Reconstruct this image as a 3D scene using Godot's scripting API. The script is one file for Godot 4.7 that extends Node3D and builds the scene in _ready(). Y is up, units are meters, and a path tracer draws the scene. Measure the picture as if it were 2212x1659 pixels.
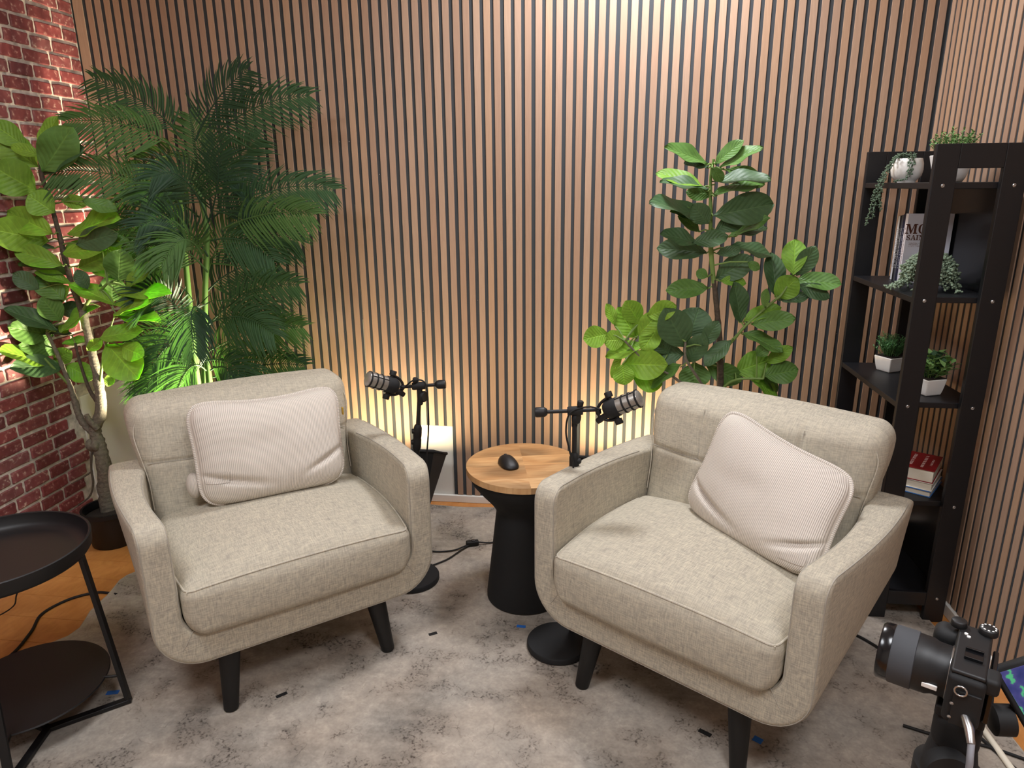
extends Node3D
# A podcast corner: slatted walls, two linen armchairs, microphones, plants, a ladder shelf and a camera.

# ---------------------------------------------------------------- mesh builder
class B:
	var v := PackedVector3Array()
	var n := PackedVector3Array()
	var t := PackedVector2Array()
	var ix := PackedInt32Array()
	func vert(p: Vector3, nn: Vector3, uv := Vector2.ZERO) -> int:
		v.append(p); n.append(nn); t.append(uv)
		return v.size() - 1
	func tri(a: int, b: int, c: int) -> void:
		var f := (v[a] - v[c]).cross(v[a] - v[b])
		if f.dot(n[a] + n[b] + n[c]) < 0.0:
			ix.append_array(PackedInt32Array([a, c, b]))
		else:
			ix.append_array(PackedInt32Array([a, b, c]))
	func quad(a: int, b: int, c: int, d: int) -> void:
		tri(a, b, c); tri(a, c, d)
	# a sheet or closed skin over the unit square
	func grid(f: Callable, nu: int, nv: int, cu := false, cv := false, us := Vector2.ONE, flip := false) -> void:
		var p := PackedVector3Array()
		for j in nv + 1:
			for i in nu + 1:
				p.append(f.call(float(i) / nu, float(j) / nv))
		var w := nu + 1
		var nn := PackedVector3Array()
		var vol := 0.0
		var mid := Vector3.ZERO
		for q in p: mid += q
		mid /= p.size()
		for j in nv + 1:
			for i in nu + 1:
				var i0 := i - 1; var i1 := i + 1
				if i0 < 0: i0 = nu - 1 if cu else 0
				if i1 > nu: i1 = 1 if cu else nu
				var j0 := j - 1; var j1 := j + 1
				if j0 < 0: j0 = nv - 1 if cv else 0
				if j1 > nv: j1 = 1 if cv else nv
				var du := p[j * w + i1] - p[j * w + i0]
				if du.length_squared() < 1e-12:
					var jj := 1 if j == 0 else nv - 1
					du = p[jj * w + i1] - p[jj * w + i0]
				var dv := p[j1 * w + i] - p[j0 * w + i]
				var c := du.cross(dv)
				vol += c.dot(p[j * w + i] - mid)
				nn.append(c.normalized() if c.length_squared() > 1e-18 else Vector3.UP)
		var s := -1.0 if (vol < 0.0) != flip else 1.0
		var b := v.size()
		for j in nv + 1:
			for i in nu + 1:
				vert(p[j * w + i], nn[j * w + i] * s, Vector2(float(i) / nu * us.x, float(j) / nv * us.y))
		for j in nv:
			for i in nu:
				var a := b + j * w + i
				quad(a, a + 1, a + w + 1, a + w)
	func tube(pts: Array, rad, sides := 10, closed := false, uscale := 1.0) -> void:
		var m := pts.size()
		var side := Vector3.ZERO
		var base := v.size()
		var run := 0.0
		var tot := m + 1 if closed else m
		for k in tot:
			var q: Vector3 = pts[k % m]
			var a: Vector3 = pts[(k - 1 + m) % m] if (closed or k > 0) else q
			var c: Vector3 = pts[(k + 1) % m] if (closed or k < m - 1) else q
			var d := (c - a).normalized()
			if side == Vector3.ZERO:
				side = d.cross(Vector3.UP if absf(d.y) < 0.9 else Vector3.RIGHT).normalized()
			side = (side - d * side.dot(d)).normalized()
			var up := d.cross(side)
			var r: float = rad if not rad is Array else rad[k % m]
			if k > 0: run += q.distance_to(pts[k - 1])
			for s in sides + 1:
				var an := TAU * s / sides
				var nn := side * cos(an) + up * sin(an)
				vert(q + nn * r, nn, Vector2(float(s) / sides, run * uscale))
		for k in tot - 1:
			for s in sides:
				var a := base + k * (sides + 1) + s
				quad(a, a + 1, a + sides + 2, a + sides + 1)
		if not closed:
			for e in 2:
				var k := 0 if e == 0 else m - 1
				var q: Vector3 = pts[k]
				var d: Vector3 = (q - pts[1]).normalized() if e == 0 else (q - pts[m - 2]).normalized()
				var c := vert(q, d)
				var first := v.size()
				for s in sides + 1:
					vert(v[base + k * (sides + 1) + s], d)
				for s in sides: tri(c, first + s, first + s + 1)
	# turned about y; the profile runs from the bottom up the outside
	func lathe(prof: Array, seg := 32, xf := Transform3D()) -> void:
		var m := prof.size()
		var sn := []
		for k in m - 1:
			var d: Vector2 = prof[k + 1] - prof[k]
			sn.append(Vector2(d.y, -d.x).normalized())
		for k in m - 1:
			var na: Vector2 = sn[k]
			var nb: Vector2 = sn[k]
			if k > 0 and sn[k].dot(sn[k - 1]) > 0.7: na = (sn[k] + sn[k - 1]).normalized()
			if k < m - 2 and sn[k].dot(sn[k + 1]) > 0.7: nb = (sn[k] + sn[k + 1]).normalized()
			var b := v.size()
			for s in seg + 1:
				var an := TAU * s / seg
				var dir := Vector3(cos(an), 0, sin(an))
				for e in 2:
					var q: Vector2 = prof[k + e]
					var w := na if e == 0 else nb
					vert(xf * (dir * q.x + Vector3.UP * q.y), (xf.basis * (dir * w.x + Vector3.UP * w.y)).normalized(), Vector2(float(s) / seg, q.y))
			for s in seg:
				var a := b + s * 2
				quad(a, a + 2, a + 3, a + 1)
	func extrude(poly: PackedVector2Array, depth: float, xf := Transform3D()) -> void:
		var m := poly.size()
		var area := 0.0
		for k in m: area += poly[k].cross(poly[(k + 1) % m])
		var sg := 1.0 if area > 0.0 else -1.0
		for k in m:
			var a := poly[k]; var c := poly[(k + 1) % m]
			if a.distance_squared_to(c) < 1e-12: continue
			var e := (c - a).normalized()
			var nn := (xf.basis * Vector3(e.y, -e.x, 0) * sg).normalized()
			var i := vert(xf * Vector3(a.x, a.y, 0), nn, Vector2(a.x, a.y))
			vert(xf * Vector3(c.x, c.y, 0), nn, Vector2(c.x, c.y)); vert(xf * Vector3(c.x, c.y, depth), nn, Vector2(c.x, c.y)); vert(xf * Vector3(a.x, a.y, depth), nn, Vector2(a.x, a.y))
			quad(i, i + 1, i + 2, i + 3)
		var tr := Geometry2D.triangulate_polygon(poly)
		for e in 2:
			var nn := (xf.basis * Vector3(0, 0, -1.0 if e == 0 else 1.0)).normalized()
			var i := v.size()
			for q in poly: vert(xf * Vector3(q.x, q.y, depth * e), nn, q)
			for k in range(0, tr.size(), 3): tri(i + tr[k], i + tr[k + 1], i + tr[k + 2])
	# box with round edges, centred; deform moves every point (normals follow)
	func rbox(size: Vector3, r: float, seg := 2, mid := 0, xf := Transform3D(), deform = null) -> void:
		var h := size * 0.5
		r = minf(r, minf(h.x, minf(h.y, h.z)) * 0.999)
		var inn := h - Vector3.ONE * r
		var lists := []
		for ax in 3:
			var l := []
			for s in seg + 1: l.append(-inn[ax] - r * tan(PI / 4 * (1.0 - float(s) / seg)))
			for k in mid: l.append(lerpf(-inn[ax], inn[ax], (k + 1.0) / (mid + 1.0)))
			for s in seg + 1: l.append(inn[ax] + r * tan(PI / 4 * float(s) / seg))
			lists.append(l)
		for ax in 3:
			var a1 := (ax + 1) % 3
			var a2 := (ax + 2) % 3
			for sg in [-1.0, 1.0]:
				var la: Array = lists[a1]
				var lb: Array = lists[a2]
				var b := v.size()
				for y in lb:
					for x in la:
						var q := Vector3.ZERO
						q[ax] = sg * h[ax]; q[a1] = x; q[a2] = y
						var c := q.clamp(-inn, inn)
						var nn := (q - c).normalized()
						q = c + nn * r
						if deform != null:
							var t1 := nn.cross(Vector3(0.31, 0.81, 0.5)).normalized()
							var t2 := nn.cross(t1)
							var q0: Vector3 = deform.call(q)
							nn = (deform.call(q + t1 * 0.001) - q0).cross(deform.call(q + t2 * 0.001) - q0).normalized()
							q = q0
						vert(xf * q, (xf.basis * nn).normalized(), Vector2(x, y))
				var w := la.size()
				for j in lb.size() - 1:
					for i in w - 1:
						var a := b + j * w + i
						quad(a, a + 1, a + w + 1, a + w)
	func box(size: Vector3, xf := Transform3D(), r := 0.0015) -> void:
		rbox(size, r, 1, 0, xf)
	# a small pointed leaf, folded along its middle
	func leaflet(p: Vector3, d: Vector3, up: Vector3, ln: float, w: float, droop := 0.15, fold := 0.25) -> void:
		var s := d.cross(up).normalized()
		var nn := s.cross(d).normalized()
		var tip := p + d * ln - nn * ln * droop
		var m1 := p + d * ln * 0.4 - nn * ln * droop * 0.15
		var a := vert(p, nn, Vector2(0.5, 0)); var b := vert(tip, nn, Vector2(0.5, 1))
		var m := vert(m1, nn, Vector2(0.5, 0.4))
		var l := vert(m1 + s * w * 0.5 + nn * w * fold, (nn - s * fold).normalized(), Vector2(0, 0.4))
		var r := vert(m1 - s * w * 0.5 + nn * w * fold, (nn + s * fold).normalized(), Vector2(1, 0.4))
		tri(a, l, m); tri(l, b, m); tri(a, m, r); tri(m, b, r)
	# turn an open sheet so that its upper side looks along d
	func face(d: Vector3) -> void:
		var q := Vector3.ZERO
		for k in n: q += k
		if q.dot(d) >= 0.0: return
		for k in n.size(): n[k] = -n[k]
		for k in range(0, ix.size(), 3):
			var h := ix[k + 1]
			ix[k + 1] = ix[k + 2]
			ix[k + 2] = h
	# a long narrow blade that bends as it goes
	func blade(p: Vector3, dir: Vector3, bend: Vector3, up: Vector3, ln: float, w: float) -> void:
		var prof := [0.35, 0.95, 1.0, 0.72, 0.05]
		var first := v.size()
		for k in 5:
			var s := k / 4.0
			var q := p + dir * ln * s + bend * ln * s * s
			var d := (dir + bend * 2.0 * s).normalized()
			var side := d.cross(up).normalized()
			var nn := side.cross(d)
			var hw: float = w * 0.5 * prof[k]
			vert(q + side * hw + nn * hw * 0.35, (nn - side * 0.35).normalized(), Vector2(0, s))
			vert(q - side * hw + nn * hw * 0.35, (nn + side * 0.35).normalized(), Vector2(1, s))
		for k in 4:
			var a := first + k * 2
			quad(a, a + 1, a + 3, a + 2)
	func mesh() -> ArrayMesh:
		var a := []
		a.resize(Mesh.ARRAY_MAX)
		a[Mesh.ARRAY_VERTEX] = v; a[Mesh.ARRAY_NORMAL] = n; a[Mesh.ARRAY_TEX_UV] = t; a[Mesh.ARRAY_INDEX] = ix
		var m := ArrayMesh.new()
		m.add_surface_from_arrays(Mesh.PRIMITIVE_TRIANGLES, a)
		return m

# ---------------------------------------------------------------- scene helpers
var M := {}
var taken := {}

func numbered(called: String) -> String:
	taken[called] = taken.get(called, -1) + 1
	return called if taken[called] == 0 else "%s_%03d" % [called, taken[called]]

func tag(o: Node, label: String, category: String, group := "") -> Node3D:
	o.set_meta("label", label)
	o.set_meta("category", category)
	if group: o.set_meta("group", group)
	return o

func thing(called: String, label: String, category: String, at := Vector3.ZERO, turn := 0.0, group := "") -> Node3D:
	var o := Node3D.new()
	o.name = numbered(called)
	add_child(o)
	o.position = at
	o.rotation.y = turn
	return tag(o, label, category, group)

func part(called: String, mesh, m: Material, parent: Node, at := Transform3D()) -> MeshInstance3D:
	var o := MeshInstance3D.new()
	o.name = called if parent != self else numbered(called)
	o.mesh = mesh.mesh() if mesh is B else mesh
	o.material_override = m
	o.transform = at
	parent.add_child(o, true)
	return o

func setting(called: String) -> Node3D:
	var o := Node3D.new()
	o.name = called
	add_child(o)
	o.set_meta("kind", "structure")
	return o

func stuff(o: Node) -> void:
	o.set_meta("kind", "stuff")

func mat(c: Color, rough := 0.6, metal := 0.0) -> StandardMaterial3D:
	var m := StandardMaterial3D.new()
	m.albedo_color = c
	m.roughness = rough
	m.metallic = metal
	m.cull_mode = BaseMaterial3D.CULL_DISABLED
	return m

func rgb8(r: int, g: int, b: int) -> Color:
	return Color(r / 255.0, g / 255.0, b / 255.0)

func tri_tex(m: StandardMaterial3D, tex: Texture2D, metres: Vector3, world := false) -> StandardMaterial3D:
	m.albedo_texture = tex
	m.uv1_triplanar = true
	m.uv1_world_triplanar = world
	m.uv1_scale = Vector3(1.0 / metres.x, 1.0 / metres.y, 1.0 / metres.z)
	return m

func bump(m: StandardMaterial3D, tex: Texture2D, cm: float) -> StandardMaterial3D:
	m.heightmap_enabled = true
	m.heightmap_texture = tex
	m.heightmap_scale = cm
	return m

func noise(s: int, f: float, oct := 3, kind := FastNoiseLite.TYPE_SIMPLEX_SMOOTH) -> FastNoiseLite:
	var q := FastNoiseLite.new()
	q.seed = s
	q.frequency = f
	q.noise_type = kind
	q.fractal_octaves = oct
	if oct < 2: q.fractal_type = FastNoiseLite.FRACTAL_NONE
	return q

func tex8(d: PackedByteArray, w: int, h: int) -> ImageTexture:
	var im := Image.create_from_data(w, h, false, Image.FORMAT_RGB8, d)
	return ImageTexture.create_from_image(im)

func at_dir(p: Vector3, y: Vector3, hint := Vector3(0.13, 0.2, 0.97)) -> Transform3D:
	var yy := y.normalized()
	var x := yy.cross(hint).normalized()
	return Transform3D(Basis(x, yy, x.cross(yy)), p)

func shift(x: float, y: float, z: float) -> Transform3D:
	return Transform3D(Basis(), Vector3(x, y, z))

func smooth_path(pts: Array, per := 6) -> Array:
	var out := []
	for k in pts.size() - 1:
		var a: Vector3 = pts[maxi(k - 1, 0)]
		var d: Vector3 = pts[mini(k + 2, pts.size() - 1)]
		for s in per:
			out.append((pts[k] as Vector3).cubic_interpolate(pts[k + 1], a, d, float(s) / per))
	out.append(pts[-1])
	return out

# ---------------------------------------------------------------- textures
func linen_tex() -> Array:
	var w := 512
	var nz := noise(3, 1.0, 1)
	var blot := noise(4, 0.9, 2)
	var d := PackedByteArray(); d.resize(w * w * 3)
	var h := PackedByteArray(); h.resize(w * w * 3)
	var cs := PackedFloat32Array(); var sn := PackedFloat32Array()
	for i in w:
		cs.append(cos(TAU * i / w) * 2.0); sn.append(sin(TAU * i / w) * 2.0)
	for y in w:
		for x in w:
			var a := nz.get_noise_3d(cs[x], sn[x], (y >> 1) * 3.7)
			var b := nz.get_noise_3d(cs[y] * 1.2, sn[y] * 1.2, 4000.0 + (x >> 1) * 3.7)
			var q := 0.5 + 0.5 * a + 0.5 * b
			var weave := 0.06 if ((x >> 1) + (y >> 1)) % 2 == 0 else 0.0
			var k := (y * w + x) * 3
			var s := clampf(0.81 + 0.20 * q - weave, 0.0, 1.0)
			d[k] = int(255 * s); d[k + 1] = int(255 * clampf(s * 0.992, 0, 1)); d[k + 2] = int(255 * clampf(s * (0.955 + 0.03 * (1.0 - q)), 0, 1))
			var g := int(clampf(128 + 90 * (q - 0.5) - weave * 500, 0, 255))
			h[k] = g; h[k + 1] = g; h[k + 2] = g
	return [tex8(d, w, w), tex8(h, w, w)]

func grain_tex(s: int, w: int, hh: int, c0: Color, c1: Color, c2: Color, fx: float, fy: float, dark := 0.0) -> ImageTexture:
	# long grain along y
	var n1 := noise(s, 1.0, 3)
	var n2 := noise(s + 1, 1.0, 2)
	var d := PackedByteArray(); d.resize(w * hh * 3)
	for y in hh:
		for x in w:
			var warp := n2.get_noise_2d(x * fx * 0.12, y * fy * 0.7) * 1.4
			var a := 0.5 + 0.5 * n1.get_noise_2d(x * fx + warp, y * fy)
			var b := 0.5 + 0.5 * n2.get_noise_2d(x * fx * 4.0, y * fy * 1.5 + 50.0)
			var c := c0.lerp(c1, clampf(a * 1.3 - 0.15, 0, 1)).lerp(c2, clampf(b - 0.45, 0, 1) * 0.7)
			if dark > 0.0:
				var e := n2.get_noise_2d(x * fx * 0.25 + 90.0, y * fy * 0.6)
				c = c.darkened(dark * clampf(e * 2.2, 0, 1))
			var k := (y * w + x) * 3
			d[k] = int(c.r * 255); d[k + 1] = int(c.g * 255); d[k + 2] = int(c.b * 255)
	return tex8(d, w, hh)

func rug_tex() -> ImageTexture:
	var w := 1536
	var blot := noise(11, 0.004, 4).get_image(w, w).get_data()
	var fine := noise(12, 0.05, 4).get_image(w, w).get_data()
	var tiny := noise(18, 0.16, 3).get_image(w, w).get_data()
	var mids := noise(19, 0.011, 4).get_image(w, w).get_data()
	var lines := noise(13, 0.014, 3).get_image(w, w).get_data()
	var lines2 := noise(14, 0.05, 3).get_image(w, w).get_data()
	var warm := noise(15, 0.006, 2).get_image(w, w).get_data()
	var si := noise(16, 0.05, 3).get_image(w / 6, w)
	si.resize(w, w, Image.INTERPOLATE_BILINEAR)
	var streak := si.get_data()
	var cell := noise(17, 0.012, 1, FastNoiseLite.TYPE_CELLULAR)
	cell.cellular_return_type = FastNoiseLite.RETURN_DISTANCE2_SUB
	cell.domain_warp_enabled = true
	cell.domain_warp_amplitude = 40.0
	var cells := cell.get_image(w, w).get_data()
	var d := PackedByteArray(); d.resize(w * w * 3)
	for y in w:
		for x in w:
			var k := y * w + x
			var mx := x if x < w / 2 else w - 1 - x     # the woven motifs mirror about the middle
			var km := y * w + mx
			var worn := (blot[k] - 122) * 0.007 + (streak[k] - 128) * 0.002
			var f := (fine[k] - 128) * 0.0075
			var g := (tiny[k] - 128) * 0.0078
			var cl := clampf((mids[km] - 118) * 0.014 + (blot[k] - 128) * -0.004 + f * 0.35, 0.0, 1.0)
			var l1 := absi(lines[km] - 128)
			var l2 := absi(lines2[k] - 130)
			var c1 := cells[km]
			var ink := cl * (0.10 + 0.55 * clampf(1.0 - l2 / 20.0, 0.0, 1.0) * clampf(0.6 + g * 1.2, 0.0, 1.0) + clampf(g - 0.05, 0.0, 0.6) * 0.5)
			if l1 < 3: ink += 0.30 * (1.0 - l1 / 3.0) * clampf(0.35 + cl + f, 0.0, 1.0)
			var lum := 0.645 - clampf(-worn, 0.0, 0.7) * 0.15 + f * 0.05 + g * 0.035 - ink * 0.46
			if c1 < 12: lum += 0.05 * (1.0 - c1 / 12.0) * clampf(0.6 + f, 0.0, 1.0)
			lum = clampf(lum + clampf(worn, 0, 0.5) * 0.06, 0.12, 0.88)
			var wr := (warm[k] - 128) * 0.00012
			d[k * 3] = int(255 * clampf(lum + wr, 0, 1)); d[k * 3 + 1] = int(255 * clampf(lum * 0.942 - ink * 0.015 + wr * 0.2, 0, 1)); d[k * 3 + 2] = int(255 * clampf(lum * 0.872 - ink * 0.02 - wr * 0.4, 0, 1))
	return tex8(d, w, w)

func brick_tex() -> ImageTexture:
	var w := 512
	var a := noise(21, 0.012, 4).get_image(w, w).get_data()
	var b := noise(22, 0.035, 4).get_image(w, w).get_data()
	var c := noise(23, 0.09, 3).get_image(w, w).get_data()
	var d := PackedByteArray(); d.resize(w * w * 3)
	for k in w * w:
		var base := rgb8(142, 78, 77).lerp(rgb8(112, 56, 58), a[k] / 255.0)
		base = base.lerp(rgb8(150, 104, 100), clampf((b[k] - 128) * 0.012, 0, 0.55))
		var chalk := clampf((b[k] - 170 + (c[k] - 128) * 0.15) * 0.016, 0, 0.85)
		base = base.lerp(rgb8(222, 200, 178), chalk)
		d[k * 3] = int(base.r * 255); d[k * 3 + 1] = int(base.g * 255); d[k * 3 + 2] = int(base.b * 255)
	return tex8(d, w, w)

func leaf_tex() -> Array:
	# pale midrib and side veins on white, to be tinted by the leaf's own colour; and the same as relief
	var w := 128
	var hh := 256
	var nz := noise(31, 0.03, 2)
	var d := PackedByteArray(); d.resize(w * hh * 3)
	var e := PackedByteArray(); e.resize(w * hh * 3)
	for y in hh:
		for x in w:
			var u := absf((x + 0.5) / w - 0.5) * 2.0
			var v := float(y) / hh
			var mid := exp(-pow(u / 0.035, 2.0))
			var sv := (v - u * 0.28) * 8.5
			var fr := absf(sv - roundf(sv))
			var vein := exp(-pow(fr / 0.06, 2.0)) * clampf(1.0 - u * 0.9, 0, 1) * 0.7
			var q := maxf(mid, vein)
			var s := 0.84 + 0.05 * nz.get_noise_2d(x, y) + 0.15 * q
			var k := (y * w + x) * 3
			d[k] = int(255 * clampf(s + 0.06 * q, 0, 1)); d[k + 1] = int(255 * clampf(s, 0, 1)); d[k + 2] = int(255 * clampf(s - 0.02, 0, 1))
			var puff := 0.5 + 0.3 * (fr * 2.0) * clampf(1.0 - u * 0.6, 0, 1) - 0.3 * mid
			var g := int(255 * clampf(puff, 0, 1))
			e[k] = g; e[k + 1] = g; e[k + 2] = g
	return [tex8(d, w, hh), tex8(e, w, hh)]

func stripe_tex() -> Array:
	var w := 32
	var d := PackedByteArray(); var e := PackedByteArray()
	for y in 4:
		for x in w:
			var s := sin(PI * (x + 0.5) / w)
			var a := int(255 * (0.80 + 0.2 * pow(s, 0.6)))
			var b := int(255 * pow(s, 0.7))
			for c in 3: d.append(a); e.append(b)
	return [tex8(d, w, 4), tex8(e, w, 4)]

func mesh_tex() -> Array:
	var w := 16
	var d := PackedByteArray(); var e := PackedByteArray()
	for y in w:
		for x in w:
			var hole := Vector2(x - 7.5, y - 7.5).length() < 4.6
			for c in 3:
				d.append(95 if hole else 235); e.append(0 if hole else 255)
	return [tex8(d, w, w), tex8(e, w, w)]

func materials() -> void:
	var lin := linen_tex()
	M.linen = bump(tri_tex(mat(rgb8(207, 200, 185), 0.95), lin[0], Vector3.ONE * 0.36), lin[1], 0.05)
	M.linen_piping = tri_tex(mat(rgb8(215, 208, 194), 0.95), lin[0], Vector3.ONE * 0.36)
	M.linen_seam = mat(rgb8(168, 162, 150), 0.95)
	var st := stripe_tex()
	M.cord = mat(rgb8(226, 217, 206), 0.95)
	M.cord.albedo_texture = st[0]
	bump(M.cord, st[1], 0.12)
	M.cord.uv1_scale = Vector3(88, 1, 1)
	M.cord_piping = mat(rgb8(224, 215, 204), 0.95)
	M.cord_piping.albedo_texture = st[0]
	bump(M.cord_piping, st[1], 0.12)
	M.slats = []
	var gt := grain_tex(41, 128, 1024, rgb8(172, 142, 119), rgb8(182, 152, 129), rgb8(162, 132, 110), 0.13, 0.006)
	for k in 4:
		var tone: Color = [Color(1, 1, 1), Color(0.95, 0.93, 0.92), Color(1.0, 0.98, 0.95), Color(0.97, 0.965, 0.97)][k]
		M.slats.append(tri_tex(mat(tone, 0.55), gt, Vector3(0.16, 1.2, 0.16), true))
	M.felt = mat(rgb8(58, 62, 66), 0.85)
	M.paint = mat(rgb8(232, 228, 220), 0.6)
	M.trim = mat(rgb8(236, 233, 226), 0.4)
	M.panel_lip = mat(rgb8(176, 166, 152), 0.7)
	M.mortar = tri_tex(mat(rgb8(228, 216, 202), 0.9), brick_noise(), Vector3.ONE * 0.4, true)
	M.bricks = []
	var bt := brick_tex()
	for k in 5:
		var tone: Color = [Color(1, 1, 1), Color(0.86, 0.8, 0.8), Color(1.0, 0.9, 0.9), Color(0.92, 1.0, 1.0), Color(0.76, 0.72, 0.74)][k]
		M.bricks.append(tri_tex(mat(tone, 0.6), bt, Vector3.ONE * 0.5, true))
	M.rug = mat(Color.WHITE, 0.97)
	M.rug.albedo_texture = rug_tex()
	M.rug_edge = mat(rgb8(168, 156, 140), 0.97)
	M.oak = tri_tex(mat(Color.WHITE, 0.32), grain_tex(51, 128, 512, rgb8(188, 124, 64), rgb8(206, 144, 80), rgb8(164, 102, 48), 0.09, 0.012), Vector3.ONE * 0.7, true)
	M.ceiling = mat(rgb8(240, 238, 234), 0.9)
	M.black = mat(rgb8(16, 16, 18), 0.5)
	M.black_wood = mat(rgb8(16, 17, 21), 0.45)
	M.black_matt = mat(rgb8(15, 16, 18), 0.75)
	M.black_metal = mat(rgb8(20, 20, 22), 0.5)
	M.black_cloth = mat(rgb8(30, 30, 30), 0.9)
	M.black_rubber = mat(rgb8(16, 16, 17), 0.7)
	M.leg = mat(rgb8(8, 8, 9), 0.5)
	M.gloss_black = mat(rgb8(14, 15, 18), 0.2)
	M.steel = mat(rgb8(190, 190, 190), 0.3, 1.0)
	M.white = mat(rgb8(236, 234, 230), 0.3)
	M.paper = mat(rgb8(232, 224, 205), 0.9)
	M.mango = []
	for k in 4:
		M.mango.append(tri_tex(mat([Color(1, 1, 1), Color(0.93, 0.9, 0.86), Color(1.0, 0.97, 0.92), Color(0.9, 0.86, 0.8)][k], 0.5), grain_tex(61 + k * 3, 128, 256, rgb8(198, 152, 102), rgb8(218, 180, 132), rgb8(150, 98, 56), 0.05, 0.006, 0.22), Vector3(0.34, 0.34, 0.34)))
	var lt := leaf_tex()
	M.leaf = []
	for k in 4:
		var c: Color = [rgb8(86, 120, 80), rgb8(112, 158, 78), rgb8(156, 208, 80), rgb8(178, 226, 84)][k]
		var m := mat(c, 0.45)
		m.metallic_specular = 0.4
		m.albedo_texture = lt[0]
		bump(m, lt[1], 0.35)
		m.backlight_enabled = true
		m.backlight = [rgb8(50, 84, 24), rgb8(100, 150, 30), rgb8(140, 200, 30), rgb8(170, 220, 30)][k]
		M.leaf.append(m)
	M.twig = mat(rgb8(112, 140, 70), 0.6)
	M.bark = bump(tri_tex(mat(rgb8(138, 130, 114), 0.85), brick_noise(), Vector3.ONE * 0.12), brick_noise(), 0.6)
	M.bark_dark = bump(tri_tex(mat(rgb8(96, 84, 70), 0.85), brick_noise(), Vector3.ONE * 0.12), brick_noise(), 0.5)
	M.palm = []
	for k in 3:
		var m := mat([rgb8(50, 76, 48), rgb8(70, 98, 52), rgb8(40, 62, 44)][k], 0.55)
		m.metallic_specular = 0.3
		m.backlight_enabled = true
		m.backlight = rgb8(50, 84, 30)
		M.palm.append(m)
	M.palm_stem = mat(rgb8(82, 118, 54), 0.5)
	M.soil = mat(rgb8(40, 32, 26), 0.95)
	M.sage = mat(rgb8(128, 146, 122), 0.7)
	M.sage_dark = mat(rgb8(92, 112, 90), 0.7)
	M.box_leaf = mat(rgb8(112, 152, 88), 0.6)
	M.fern_leaf = mat(rgb8(84, 134, 80), 0.6)
	M.mint_leaf = mat(rgb8(128, 170, 98), 0.6)
	M.mint_dark = mat(rgb8(58, 92, 62), 0.6)
	M.lamp_face = mat(rgb8(255, 240, 210), 0.5)
	M.lamp_face.emission_enabled = true
	M.lamp_face.emission = rgb8(255, 226, 170)
	M.lamp_face.emission_energy_multiplier = 3.0
	M.panel_face = mat(rgb8(255, 250, 240), 0.5)
	M.panel_face.emission_enabled = true
	M.panel_face.emission = rgb8(255, 240, 220)
	M.panel_face.emission_energy_multiplier = 3.0
	var mt := mesh_tex()
	M.grille = mat(rgb8(205, 200, 192), 0.35, 0.7)
	M.grille.albedo_texture = mt[0]
	bump(M.grille, mt[1], 0.06)
	M.grille.uv1_scale = Vector3(70, 700, 1)
	M.grille_face = mat(rgb8(205, 200, 192), 0.4, 0.6)
	tri_tex(M.grille_face, mt[0], Vector3.ONE * 0.0022)
	M.mustard = mat(rgb8(176, 142, 52), 0.8)
	M.blue_tape = mat(rgb8(36, 104, 190), 0.6)
	M.braid = bump(mat(rgb8(150, 152, 160), 0.7), st[1], 0.1)
	M.braid.albedo_texture = st[0]
	M.braid.uv1_scale = Vector3(1, 260, 1)

var _bn: ImageTexture
func brick_noise() -> ImageTexture:
	if _bn: return _bn
	var w := 256
	var a := noise(71, 0.03, 4).get_image(w, w).get_data()
	var d := PackedByteArray(); d.resize(w * w * 3)
	for k in w * w:
		var q := 170 + a[k] / 3
		for c in 3: d[k * 3 + c] = q
	_bn = tex8(d, w, w)
	return _bn

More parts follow.
